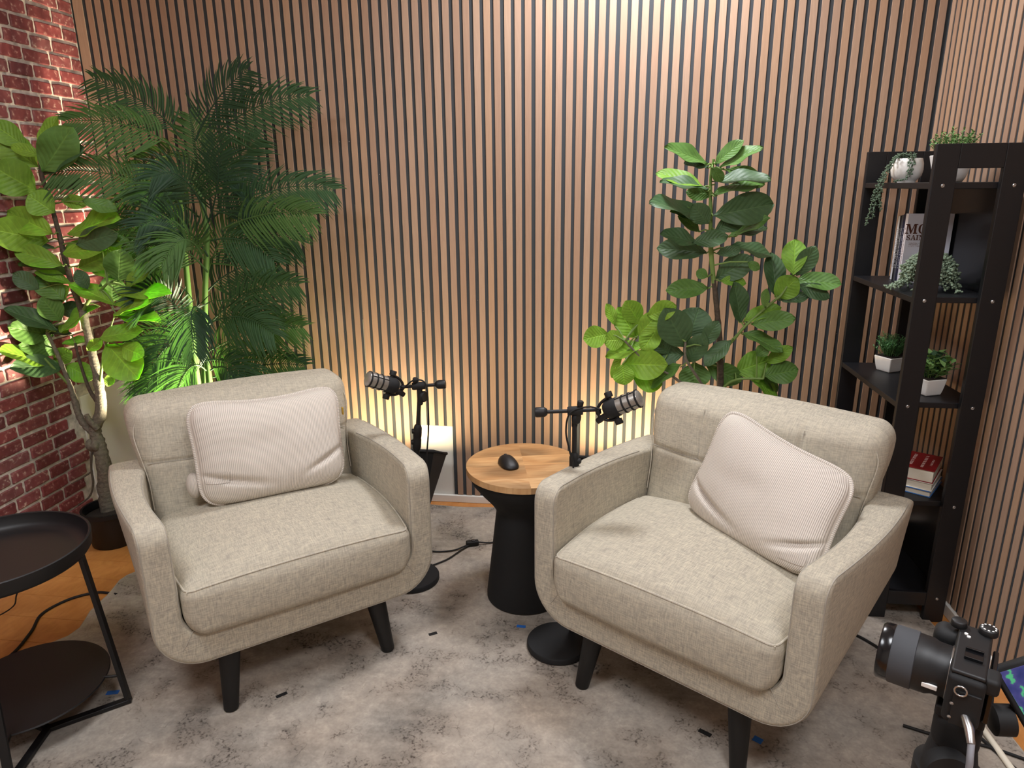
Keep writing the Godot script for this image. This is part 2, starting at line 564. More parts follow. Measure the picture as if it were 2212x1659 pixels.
# ---------------------------------------------------------------- where leaves grow: base, tip, upper side, width, tone
const LEAVES_TALL_FIG := [
	2.545,1.482,0.440, 2.612,1.547,0.468, -0.60,0.30,0.74, 0.051,1,
	2.513,1.479,0.454, 2.389,1.530,0.511, 0.52,0.63,0.57, 0.076,1,
	2.563,1.466,0.449, 2.661,1.525,0.502, -0.63,0.64,0.44, 0.066,1,
	2.586,1.466,0.392, 2.699,1.422,0.401, 0.05,0.32,0.94, 0.063,1,
	2.518,1.471,0.465, 2.448,1.487,0.480, 0.30,0.70,0.65, 0.038,0,
	2.531,1.473,0.462, 2.565,1.434,0.452, 0.02,-0.22,0.97, 0.036,1,
	2.508,1.408,0.428, 2.375,1.455,0.414, 0.20,0.74,0.64, 0.074,2,
	2.527,1.397,0.434, 2.386,1.427,0.456, 0.26,0.86,0.45, 0.076,0,
	2.551,1.388,0.391, 2.473,1.394,0.382, -0.12,0.01,0.99, 0.049,1,
	2.540,1.418,0.412, 2.692,1.432,0.482, -0.25,0.90,0.37, 0.087,0,
	2.545,1.381,0.451, 2.689,1.417,0.428, -0.16,0.90,0.40, 0.078,1,
	2.546,1.319,0.454, 2.725,1.352,0.423, 0.15,0.10,0.98, 0.102,0,
	2.557,1.271,0.439, 2.645,1.309,0.422, 0.11,0.18,0.98, 0.060,0,
	2.617,1.245,0.390, 2.718,1.304,0.438, -0.60,0.63,0.50, 0.066,1,
	2.631,1.247,0.407, 2.725,1.274,0.396, -0.15,0.77,0.63, 0.051,0,
	2.529,1.295,0.469, 2.479,1.350,0.496, 0.17,-0.31,0.94, 0.065,0,
	2.537,1.292,0.413, 2.359,1.361,0.496, 0.48,0.80,0.36, 0.108,0,
	2.512,1.304,0.433, 2.419,1.333,0.455, 0.37,0.74,0.56, 0.052,1,
	2.510,1.263,0.406, 2.444,1.313,0.440, 0.60,0.28,0.75, 0.046,1,
	2.504,1.221,0.445, 2.389,1.259,0.498, 0.48,0.63,0.61, 0.069,0,
	2.482,1.228,0.461, 2.586,1.250,0.456, -0.02,0.34,0.94, 0.055,0,
	2.538,1.191,0.419, 2.392,1.206,0.396, -0.10,0.41,0.91, 0.077,0,
	2.618,1.209,0.402, 2.755,1.184,0.371, 0.27,0.81,0.52, 0.074,0,
	2.572,1.190,0.414, 2.642,1.203,0.427, -0.22,0.25,0.94, 0.037,0,
	2.580,1.101,0.390, 2.679,1.169,0.419, -0.30,0.03,0.95, 0.081,0,
	2.590,1.096,0.417, 2.670,1.090,0.413, 0.08,0.57,0.82, 0.042,2,
	2.670,1.167,0.455, 2.706,1.145,0.459, -0.08,0.03,1.00, 0.030,1,
	2.552,1.069,0.415, 2.425,1.064,0.426, 0.06,0.38,0.92, 0.066,1,
	2.545,1.114,0.446, 2.511,1.130,0.437, -0.20,0.15,0.97, 0.036,1,
	2.820,1.124,0.468, 2.822,1.227,0.440, -0.26,0.26,0.93, 0.077,2,
	2.836,1.122,0.450, 2.871,1.209,0.484, -0.41,-0.19,0.89, 0.062,0,
	2.848,1.095,0.391, 2.970,1.093,0.435, -0.25,0.64,0.73, 0.068,1,
	2.848,1.084,0.419, 2.942,1.050,0.436, -0.03,0.39,0.92, 0.053,0,
	2.787,1.038,0.391, 2.771,1.171,0.357, 0.14,0.26,0.96, 0.072,0,
	2.786,1.041,0.404, 2.834,1.104,0.441, -0.48,-0.14,0.87, 0.082,2,
	2.798,1.029,0.406, 2.876,1.046,0.431, -0.36,0.60,0.72, 0.044,0,
	2.739,1.015,0.464, 2.734,1.073,0.488, -0.70,-0.32,0.63, 0.033,1,
	2.681,0.953,0.418, 2.790,1.002,0.416, -0.31,0.71,0.63, 0.062,2,
	2.707,0.947,0.432, 2.823,0.977,0.472, -0.37,0.27,0.89, 0.066,1,
	2.670,0.949,0.399, 2.639,1.079,0.435, 0.46,-0.14,0.88, 0.072,0,
	2.639,0.894,0.454, 2.558,0.824,0.495, -0.28,0.70,0.65, 0.060,0,
	2.683,0.906,0.393, 2.799,0.867,0.455, 0.05,0.89,0.46, 0.071,1,
	2.671,0.764,0.397, 2.778,0.810,0.395, -0.10,0.29,0.95, 0.096,2,
	2.732,0.838,0.439, 2.759,0.873,0.457, -0.49,-0.08,0.87, 0.044,1,
	2.773,0.809,0.417, 2.835,0.868,0.454, -0.51,0.00,0.86, 0.051,2,
	2.762,0.764,0.434, 2.867,0.784,0.429, -0.02,0.30,0.95, 0.079,1,
	2.721,0.745,0.415, 2.821,0.680,0.399, 0.50,0.61,0.62, 0.063,2,
	2.766,0.747,0.396, 2.826,0.701,0.384, 0.49,0.44,0.76, 0.040,1,
	2.481,0.871,0.445, 2.410,0.995,0.507, 0.20,-0.35,0.92, 0.113,0,
	2.502,0.892,0.403, 2.528,0.983,0.379, -0.11,0.28,0.95, 0.115,0,
	2.541,0.877,0.469, 2.579,0.957,0.480, -0.26,-0.01,0.96, 0.055,0,
	2.485,0.835,0.422, 2.359,0.829,0.410, -0.11,0.23,0.97, 0.084,0,
	2.497,0.808,0.438, 2.538,0.908,0.474, -0.34,-0.19,0.92, 0.071,0,
	2.426,0.834,0.426, 2.380,0.914,0.430, 0.05,-0.02,1.00, 0.074,0,
	2.527,0.797,0.394, 2.527,0.722,0.430, -0.14,0.42,0.90, 0.107,1,
	2.569,0.785,0.393, 2.680,0.741,0.404, -0.02,0.20,0.98, 0.076,1,
	2.478,0.800,0.457, 2.375,0.722,0.434, -0.59,0.64,0.49, 0.068,1,
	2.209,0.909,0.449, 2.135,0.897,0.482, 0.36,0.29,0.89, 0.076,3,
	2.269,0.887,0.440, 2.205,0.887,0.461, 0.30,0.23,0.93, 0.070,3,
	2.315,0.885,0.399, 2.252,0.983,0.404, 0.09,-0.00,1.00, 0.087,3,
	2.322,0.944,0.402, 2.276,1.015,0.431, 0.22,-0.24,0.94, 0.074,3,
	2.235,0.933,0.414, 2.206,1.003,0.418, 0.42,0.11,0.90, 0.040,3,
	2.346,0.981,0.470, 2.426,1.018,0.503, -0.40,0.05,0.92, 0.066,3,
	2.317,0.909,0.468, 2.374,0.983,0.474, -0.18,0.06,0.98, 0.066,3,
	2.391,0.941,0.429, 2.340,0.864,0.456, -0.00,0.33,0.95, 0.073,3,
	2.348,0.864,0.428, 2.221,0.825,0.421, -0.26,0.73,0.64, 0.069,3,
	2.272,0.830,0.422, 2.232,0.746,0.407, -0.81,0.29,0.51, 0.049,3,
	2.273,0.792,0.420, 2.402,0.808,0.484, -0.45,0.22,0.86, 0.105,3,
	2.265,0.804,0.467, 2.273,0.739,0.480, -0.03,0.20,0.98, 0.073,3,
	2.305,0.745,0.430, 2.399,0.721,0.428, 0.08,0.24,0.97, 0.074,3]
const LEAVES_CORNER_FIG := [
	0.108,1.571,0.496, 0.035,1.643,0.533, 0.52,0.10,0.85, 0.079,2,
	0.187,1.558,0.522, 0.243,1.658,0.498, -0.06,0.27,0.96, 0.061,3,
	0.173,1.489,0.513, 0.297,1.614,0.513, 0.37,-0.37,0.85, 0.120,1,
	0.144,1.473,0.475, 0.305,1.557,0.490, -0.28,0.36,0.89, 0.095,0,
	0.120,1.501,0.473, 0.035,1.597,0.525, 0.57,0.07,0.82, 0.108,3,
	0.094,1.418,0.476, 0.035,1.495,0.565, 0.77,-0.13,0.62, 0.130,2,
	0.170,1.537,0.504, 0.095,1.569,0.537, 0.51,0.40,0.76, 0.046,3,
	0.145,1.429,0.480, 0.275,1.439,0.466, 0.01,0.74,0.67, 0.068,0,
	0.191,1.341,0.520, 0.142,1.397,0.558, 0.64,0.03,0.77, 0.098,2,
	0.228,1.385,0.516, 0.314,1.373,0.518, -0.00,0.13,0.99, 0.049,2,
	0.333,1.379,0.548, 0.428,1.351,0.523, 0.36,0.55,0.75, 0.053,1,
	0.190,1.264,0.539, 0.035,1.337,0.541, 0.17,0.34,0.92, 0.098,3,
	0.111,1.237,0.482, 0.035,1.286,0.626, 0.88,-0.05,0.48, 0.119,3,
	0.142,1.209,0.495, 0.035,1.214,0.555, 0.33,0.79,0.52, 0.064,0,
	0.213,1.249,0.484, 0.410,1.318,0.511, -0.32,0.65,0.68, 0.110,3,
	0.263,1.229,0.521, 0.407,1.263,0.522, 0.02,-0.10,0.99, 0.083,0,
	0.350,1.223,0.514, 0.435,1.238,0.493, 0.06,0.66,0.75, 0.046,1,
	0.147,1.190,0.475, 0.298,1.206,0.457, -0.00,0.74,0.67, 0.079,2,
	0.201,1.189,0.524, 0.354,1.210,0.530, -0.12,0.65,0.75, 0.081,3,
	0.360,1.215,0.495, 0.415,1.227,0.502, -0.11,-0.11,0.99, 0.051,3,
	0.240,1.140,0.506, 0.365,1.187,0.500, 0.10,-0.13,0.99, 0.077,2,
	0.200,1.149,0.534, 0.067,1.204,0.572, 0.38,0.33,0.86, 0.077,2,
	0.191,1.091,0.490, 0.035,1.153,0.527, 0.39,0.91,0.13, 0.089,1,
	0.196,1.076,0.512, 0.112,1.125,0.556, 0.60,0.70,0.38, 0.056,2,
	0.169,1.019,0.528, 0.082,1.106,0.522, 0.39,0.45,0.80, 0.092,1,
	0.091,1.063,0.548, 0.035,1.119,0.576, 0.58,0.20,0.79, 0.064,0,
	0.388,1.094,0.503, 0.432,1.195,0.530, 0.46,-0.40,0.79, 0.102,1,
	0.377,1.080,0.482, 0.286,1.127,0.491, 0.46,0.81,0.35, 0.053,3,
	0.324,1.006,0.473, 0.355,1.098,0.491, 0.52,-0.33,0.79, 0.084,1,
	0.435,1.070,0.531, 0.537,1.133,0.546, -0.38,0.43,0.82, 0.063,2,
	0.405,1.042,0.540, 0.584,1.054,0.533, -0.04,0.87,0.49, 0.093,3,
	0.374,0.998,0.526, 0.243,1.076,0.551, 0.53,0.76,0.38, 0.080,3,
	0.368,1.002,0.516, 0.459,1.028,0.522, -0.19,0.49,0.85, 0.049,3,
	0.383,0.964,0.537, 0.541,1.022,0.588, -0.43,0.74,0.51, 0.091,3,
	0.346,0.952,0.508, 0.530,0.949,0.540, -0.02,0.98,0.19, 0.097,3,
	0.270,0.988,0.475, 0.137,0.908,0.517, -0.23,0.73,0.65, 0.084,2,
	0.134,0.940,0.522, 0.113,1.024,0.561, 0.75,-0.13,0.65, 0.082,1,
	0.117,0.900,0.536, 0.035,0.994,0.633, 0.81,0.56,0.14, 0.082,0,
	0.064,0.879,0.501, 0.035,0.931,0.635, 0.97,-0.06,0.23, 0.095,1,
	0.125,0.871,0.472, 0.035,0.898,0.533, 0.43,0.86,0.27, 0.058,0,
	0.062,0.812,0.483, 0.035,0.859,0.607, 0.97,-0.03,0.23, 0.070,1,
	0.216,0.845,0.475, 0.123,0.850,0.507, 0.19,0.89,0.41, 0.051,2,
	0.035,0.760,0.529, 0.035,0.855,0.690, 0.75,0.57,-0.34, 0.097,3,
	0.083,0.748,0.501, 0.035,0.787,0.658, 0.88,0.46,0.15, 0.088,0,
	0.084,0.747,0.476, 0.178,0.706,0.482, 0.17,0.50,0.85, 0.081,2,
	0.305,0.843,0.514, 0.433,0.745,0.563, 0.21,0.64,0.74, 0.133,3,
	0.382,0.844,0.536, 0.469,0.821,0.560, -0.10,0.52,0.85, 0.075,3,
	0.363,0.746,0.492, 0.437,0.723,0.495, 0.11,0.44,0.89, 0.077,3,
	0.293,0.733,0.499, 0.280,0.687,0.519, 0.59,0.18,0.79, 0.035,3,
	0.303,0.875,0.547, 0.445,0.903,0.523, 0.00,0.64,0.76, 0.076,2,
	0.040,0.768,0.484, 0.103,0.805,0.477, 0.19,-0.12,0.97, 0.067,2,
	0.095,0.914,0.489, 0.125,0.891,0.492, 0.31,0.50,0.81, 0.036,3,
	0.218,0.824,0.517, 0.274,0.861,0.512, 0.18,-0.15,0.97, 0.043,3,
	0.089,0.961,0.470, 0.190,0.987,0.474, -0.02,-0.04,1.00, 0.059,0,
	0.068,0.996,0.500, 0.172,1.059,0.514, -0.14,0.01,0.99, 0.064,2,
	0.288,1.065,0.546, 0.275,1.130,0.561, 0.66,-0.03,0.75, 0.048,0]
const PALM_FRONDS := [
	0.603,1.600,0.320, 0.512,1.741,0.310, 0.272,1.820,0.300,
	0.614,1.559,0.360, 0.449,1.685,0.405, 0.249,1.657,0.450,
	0.663,1.592,0.330, 0.751,1.759,0.315, 0.880,1.831,0.300,
	0.683,1.564,0.330, 0.850,1.739,0.285, 1.080,1.750,0.240,
	0.517,1.392,0.360, 0.373,1.514,0.430, 0.198,1.481,0.500,
	0.714,1.311,0.400, 0.708,1.527,0.490, 0.639,1.460,0.580,
	0.756,1.308,0.340, 0.947,1.467,0.310, 1.158,1.412,0.280,
	0.755,1.275,0.360, 0.949,1.356,0.380, 1.123,1.325,0.400,
	0.707,1.174,0.420, 0.673,1.369,0.510, 0.578,1.297,0.600,
	0.701,1.346,0.300, 0.747,1.553,0.230, 0.822,1.606,0.160,
	0.698,1.115,0.420, 0.643,1.272,0.500, 0.550,1.212,0.580,
	0.573,0.911,0.400, 0.551,1.091,0.475, 0.490,1.024,0.550,
	0.622,0.876,0.380, 0.840,1.086,0.420, 1.069,1.076,0.460,
	0.594,0.773,0.380, 0.833,0.913,0.400, 1.052,0.910,0.420,
	0.625,0.682,0.360, 0.881,0.775,0.400, 1.052,0.762,0.440,
	0.585,0.688,0.420, 0.497,0.821,0.470, 0.431,0.665,0.520,
	0.574,0.655,0.400, 0.497,0.723,0.450, 0.423,0.634,0.500,
	0.489,0.857,0.300, 0.344,0.895,0.250, 0.172,0.772,0.200,
	0.645,1.151,0.300, 0.845,1.292,0.260, 0.972,1.217,0.220,
	0.640,1.083,0.340, 0.686,1.258,0.295, 0.806,1.327,0.250,
	0.607,1.007,0.320, 0.739,1.153,0.310, 0.923,1.134,0.300,
	0.632,1.313,0.320, 0.494,1.434,0.285, 0.241,1.365,0.250,
	0.626,1.223,0.300, 0.425,1.312,0.300, 0.238,1.259,0.300,
	0.670,0.955,0.440, 0.661,1.073,0.520, 0.713,0.848,0.600,
	0.672,0.915,0.420, 0.837,0.996,0.460, 0.974,0.900,0.500,
	0.649,1.312,0.300, 0.650,1.553,0.260, 0.589,1.691,0.220,
	0.691,1.297,0.360, 0.782,1.432,0.390, 0.802,1.591,0.420,
	0.632,0.765,0.420, 0.776,0.815,0.460, 0.894,0.682,0.500,
	0.706,1.167,0.450, 0.708,1.322,0.535, 0.650,1.168,0.620,
	0.689,1.312,0.320, 0.787,1.397,0.270, 0.827,1.307,0.220,
	0.679,1.226,0.340, 0.825,1.261,0.340, 0.926,1.156,0.340,
	0.643,1.228,0.360, 0.510,1.230,0.390, 0.412,1.092,0.420,
	0.630,0.836,0.400, 0.557,0.919,0.450, 0.468,0.763,0.500,
	0.676,0.992,0.340, 0.803,1.009,0.320, 0.897,0.894,0.300,
	0.598,1.552,0.300, 0.432,1.556,0.250, 0.261,1.454,0.200,
	0.666,1.466,0.340, 0.758,1.549,0.320, 0.844,1.431,0.300,
	0.673,1.400,0.400, 0.623,1.466,0.450, 0.535,1.386,0.500,
	0.649,0.733,0.440, 0.637,0.824,0.510, 0.602,0.679,0.580,
	0.668,0.734,0.440, 0.797,0.807,0.500, 0.850,0.680,0.560,
	0.430,1.223,0.300, 0.350,1.294,0.280, 0.218,1.145,0.260,
	0.405,0.779,0.340, 0.325,0.833,0.330, 0.253,0.691,0.320]

# ---------------------------------------------------------------- lights that the room has
func ceiling_panel(pos: Vector3, size: Vector2, energy: float, col: Color, label: String) -> void:
	var o := thing("ceiling_light", label, "ceiling light", pos)
	var f := B.new()
	f.box(Vector3(size.x + 0.05, 0.03, size.y + 0.05), shift(0, -0.015, 0), 0.004)
	part("frame", f, M.trim, o)
	var d := B.new()
	d.box(Vector3(size.x, 0.006, size.y), shift(0, -0.032, 0), 0.002)
	part("diffuser", d, M.panel_face, o)
	var l := AreaLight3D.new()
	l.name = "panel_glow"
	l.area_size = size
	l.light_energy = energy
	l.light_color = col
	l.area_range = 12.0
	l.shadow_enabled = true
	l.rotation.x = -PI / 2
	l.position = Vector3(0, -0.045, 0)
	o.add_child(l)

func softbox(x0: float, x1: float, energy: float, label: String) -> void:
	# a black cloth uplight standing behind a chair: a small foot, a flared hood and a lit face that looks up at the wall
	var w := x1 - x0
	var o := thing("softbox_light", label, "studio light", Vector3((x0 + x1) / 2, 0.008, 0.21), 0.0, "softboxes behind the armchairs")
	var foot := B.new()
	foot.lathe([Vector2(0, 0), Vector2(0.06, 0), Vector2(0.062, 0.004), Vector2(0.06, 0.02), Vector2(0.035, 0.05), Vector2(0, 0.05)], 24)
	part("lamp_base", foot, M.black_metal, o)
	var hood := B.new()
	var lx := w / 2 - 0.075
	var lo := [Vector3(-lx, 0.03, 0.05), Vector3(lx, 0.03, 0.05), Vector3(lx, 0.03, -0.05), Vector3(-lx, 0.03, -0.05)]
	var hi := [Vector3(-w / 2, 0.372, 0.11), Vector3(w / 2, 0.372, 0.11), Vector3(w / 2, 0.27, -0.12), Vector3(-w / 2, 0.27, -0.12)]
	for k in 4:
		var a: Vector3 = lo[k]; var b: Vector3 = lo[(k + 1) % 4]; var c: Vector3 = hi[(k + 1) % 4]; var d: Vector3 = hi[k]
		for s in [0.0, 0.006]:
			var nn := (c - a).cross(b - a).normalized()
			if nn.dot((a + c) * 0.5 - Vector3(0, 0.25, 0)) < 0: nn = -nn
			var i := hood.vert(a - nn * s, nn if s == 0.0 else -nn)
			hood.vert(b - nn * s, hood.n[i]); hood.vert(c - nn * s, hood.n[i]); hood.vert(d - nn * s, hood.n[i])
			hood.quad(i, i + 1, i + 2, i + 3)
	part("hood", hood, M.black_cloth, o)
	var rim := B.new()
	rim.tube([hi[0], hi[1], hi[2], hi[3]], 0.007, 8, true)
	part("rim", rim, M.black_cloth, o)
	var face := B.new()
	var fx := Transform3D(Basis(Vector3.RIGHT, -0.418), Vector3(0, 0.310, -0.006))
	face.box(Vector3(w - 0.03, 0.004, 0.225), fx, 0.001)
	part("diffuser", face, M.lamp_face, o)
	var l := AreaLight3D.new()
	l.name = "lamp_glow"
	l.area_size = Vector2(w - 0.05, 0.22)
	l.light_energy = energy
	l.light_color = rgb8(255, 230, 184)
	l.area_range = 8.0
	l.shadow_enabled = true
	l.transform = Transform3D(Basis(Vector3.RIGHT, -0.418 + PI / 2), Vector3(0, 0.320, -0.012))
	o.add_child(l)

func plant_light(pos: Vector3, aim: Vector3, energy: float) -> void:
	var o := thing("plant_uplight", "small black uplight can on the floor behind the armchair beside the brick wall", "spotlight", pos)
	var d := (aim - pos).normalized()
	var head := B.new()
	head.lathe([Vector2(0, -0.06), Vector2(0.035, -0.06), Vector2(0.045, -0.05), Vector2(0.052, 0.05), Vector2(0.052, 0.06), Vector2(0.046, 0.06), Vector2(0.044, 0.045)], 24, at_dir(Vector3(0, 0.11, 0), d))
	part("housing", head, M.black_metal, o)
	var base := B.new()
	base.lathe([Vector2(0, 0), Vector2(0.06, 0), Vector2(0.06, 0.012), Vector2(0.012, 0.016), Vector2(0.012, 0.06), Vector2(0, 0.06)], 24)
	part("lamp_base", base, M.black_metal, o)
	var lens := B.new()
	lens.lathe([Vector2(0, 0.044), Vector2(0.044, 0.044), Vector2(0.04, 0.05), Vector2(0, 0.054)], 24, at_dir(Vector3(0, 0.11, 0), d))
	part("lens", lens, M.lamp_face, o)
	var l := SpotLight3D.new()
	l.name = "spot_glow"
	l.light_energy = energy
	l.light_color = rgb8(255, 240, 205)
	l.spot_angle = 26.0
	l.spot_angle_attenuation = 0.4
	l.spot_range = 8.0
	l.light_size = 0.04
	l.shadow_enabled = true
	l.transform = Transform3D(Basis.looking_at(d, Vector3(0.1, 0.9, 0.3)), Vector3(0, 0.11, 0) + d * 0.07)
	o.add_child(l)

# ---------------------------------------------------------------- room
const RX := 3.38          # front of the right-hand slats
const RZ := 4.4
const RH := 2.6

func slat_mesh(h: float, w := 0.0255) -> ArrayMesh:
	var b := B.new()
	b.box(Vector3(w, h, 0.004), Transform3D(), 0.0009)
	return b.mesh()

func room() -> void:
	# floor
	var fl := setting("floor")
	var slab := B.new()
	slab.box(Vector3(RX + 0.4, 0.1, RZ + 0.3), shift(RX / 2, -0.064, RZ / 2), 0.001)
	part("slab", slab, M.black_matt, fl)
	var pb := B.new()
	pb.box(Vector3(RX + 0.1, 0.014, 0.1235), Transform3D(), 0.0012)
	var pm := pb.mesh()
	for k in 36:
		part("plank", pm, M.oak, fl, shift(RX / 2, -0.007, -0.02 + 0.125 * k))
	# ceiling and the walls out of view
	var ce := setting("ceiling")
	var cb := B.new()
	cb.box(Vector3(RX + 0.4, 0.12, RZ + 0.4), shift(RX / 2, RH + 0.06, RZ / 2), 0.001)
	part("board", cb, M.ceiling, ce)
	var wf := setting("wall_front")
	var fb := B.new()
	fb.box(Vector3(RX + 0.4, RH, 0.12), shift(RX / 2, RH / 2, RZ + 0.06), 0.001)
	part("board", fb, M.paint, wf)
	# back wall: plaster, black felt, wood slats; a gap where the slats are cut short
	var wb := setting("wall_back")
	var base := B.new()
	base.box(Vector3(RX + 0.3, RH, 0.12), shift(RX / 2, RH / 2, -0.010 - 0.06), 0.001)
	part("plaster", base, M.paint, wb)
	var gx0 := 1.371
	var gx1 := 1.531
	var gy := 0.374
	var y0 := 0.037
	for r in [[0.0, gx0, y0], [gx0, gx1, gy], [gx1, RX + 0.01, y0]]:
		var fe := B.new()
		fe.box(Vector3(r[1] - r[0], RH - r[2], 0.006), shift((r[0] + r[1]) / 2, (RH + r[2]) / 2, -0.0070), 0.0008)
		part("felt_backing", fe, M.felt, wb)
	var rng := RandomNumberGenerator.new()
	rng.seed = 4
	var full := slat_mesh(RH - y0)
	var short := slat_mesh(RH - gy)
	var wide := slat_mesh(RH - y0, 0.042)
	for k in 84:
		var x := 0.0529 + 0.04 * k - 0.01275
		if k == 0:
			part("slat", wide, M.slats[0], wb, shift(0.031, (RH + y0) / 2, -0.002))
			continue
		var cut := x > gx0 and x < gx1
		var j := 0.0007 * sin(k * 2.3)
		part("slat", short if cut else full, M.slats[rng.randi() % 4], wb, shift(x + j, (RH + (gy if cut else y0)) / 2, -0.002))
	# the torn edge of a panel shows as a pale sliver at two of the joints
	for e in [[0.0529 + 0.04 * 27 + 0.0125, 0.6, 0.86, 0.0032], [0.0529 + 0.04 * 27 + 0.0128, 0.86, 1.35, 0.0012], [0.0529 + 0.04 * 55 + 0.0128, 0.5, 0.95, 0.0012]]:
		var sl := B.new()
		sl.box(Vector3(e[3], e[2] - e[1], 0.002), Transform3D(), 0.0004)
		part("panel_edge", sl, M.panel_lip, wb, shift(e[0], (e[1] + e[2]) / 2, -0.0028))
	var bb := setting("baseboard_back")
	var bm := B.new()
	bm.box(Vector3(RX, 0.036, 0.014), shift(RX / 2, 0.018, -0.0005), 0.003)
	part("board", bm, M.trim, bb)
	# pin heads that hold the panels
	var pin := B.new()
	pin.lathe([Vector2(0, 0), Vector2(0.0022, 0), Vector2(0.0016, 0.0012), Vector2(0, 0.0016)], 8)
	var pinm := pin.mesh()
	for q in [[26, 1.60], [27, 1.60], [30, 1.47], [31, 0.86], [34, 0.90], [40, 0.95], [58, 1.35], [25, 0.80], [57, 1.15], [77, 0.83], [75, 0.84]]:
		part("pin", pinm, M.steel, wb, Transform3D(Basis(Vector3.RIGHT, PI / 2), Vector3(0.0529 + 0.04 * q[0] + 0.0065, q[1], -0.0041)))
	# right wall
	var wr := setting("wall_right")
	var rb := B.new()
	rb.box(Vector3(0.12, RH, RZ + 0.3), shift(RX + 0.010 + 0.06, RH / 2, RZ / 2), 0.001)
	part("plaster", rb, M.paint, wr)
	var fe2 := B.new()
	fe2.box(Vector3(0.006, RH - 0.045, RZ), shift(RX + 0.0070, (RH + 0.045) / 2, RZ / 2), 0.0008)
	part("felt_backing", fe2, M.felt, wr)
	var full2 := slat_mesh(RH - 0.045)
	for k in 108:
		part("slat", full2, M.slats[rng.randi() % 4], wr, Transform3D(Basis(Vector3.UP, PI / 2), Vector3(RX + 0.002, (RH + 0.045) / 2, 0.031 + 0.04 * k)))
	var br := setting("baseboard_right")
	var bm2 := B.new()
	bm2.box(Vector3(0.014, 0.044, RZ), shift(RX - 0.002, 0.022, RZ / 2), 0.003)
	part("board", bm2, M.trim, br)
	# left wall: small red bricks, and a plain white panel low in the corner
	var wl := setting("wall_left")
	var lb := B.new()
	lb.box(Vector3(0.12, RH, RZ + 0.3), shift(-0.06, RH / 2, RZ / 2), 0.001)
	part("mortar", lb, M.mortar, wl)
	var pw := B.new()
	pw.box(Vector3(0.008, 0.576, 0.36), shift(0.003, 0.288, 0.172), 0.0015)
	part("white_panel", pw, M.paint, wl)
	var kinds := []
	for k in 8:
		var q := B.new()
		var ln := 0.098 + 0.0085 * k if k < 6 else 0.045 + 0.025 * (k - 6)
		var nz := noise(80 + k, 14.0, 2)
		q.rbox(Vector3(0.010, 0.0435, ln), 0.0045, 2, 2, Transform3D(), func(p: Vector3) -> Vector3:
			return p + Vector3(nz.get_noise_3dv(p * 2.0) * 0.0015, nz.get_noise_2d(p.z * 3.0, p.y) * 0.0028, nz.get_noise_2d(p.y * 5.0, p.z + 9.0) * 0.003))
		kinds.append([q.mesh(), ln])
	var rest := B.new()
	var y := 2.05 - 0.0548 * 37 + 0.0274
	var row := 0
	while y < RH - 0.02:
		var z := 0.003
		var first := true
		while z < 2.4:
			var kd: Array = kinds[rng.randi() % 6]
			if first and row % 2 == 0: kd = kinds[6 + rng.randi() % 2]
			first = false
			var zc: float = z + kd[1] / 2
			var tone := [0, 0, 1, 2, 3, 0, 4, 1, 2][rng.randi() % 9] as int
			z += kd[1] + 0.012
			if zc - kd[1] / 2 < 0.002: continue
			if y < 0.60 and zc - kd[1] / 2 < 0.352: continue
			var tilt := rng.randf_range(-0.012, 0.012)
			var xf := Transform3D(Basis(Vector3.RIGHT, tilt), Vector3(0.0008 + rng.randf() * 0.0015, y + rng.randf_range(-0.002, 0.002), zc))
			if zc < 0.92 and y > 0.08 and y < 2.16:
				part("brick", kd[0], M.bricks[tone], wl, xf)
			elif zc < 2.4:
				rest.rbox(Vector3(0.010, 0.0435, kd[1]), 0.004, 1, 0, xf)
		y += 0.0548
		row += 1
	stuff(part("brick_field", rest, M.bricks[0], wl))
	var lbase := setting("baseboard_left")
	var bm3 := B.new()
	bm3.box(Vector3(0.014, 0.03, RZ), shift(0.006, 0.015, RZ / 2), 0.003)
	part("board", bm3, M.trim, lbase)

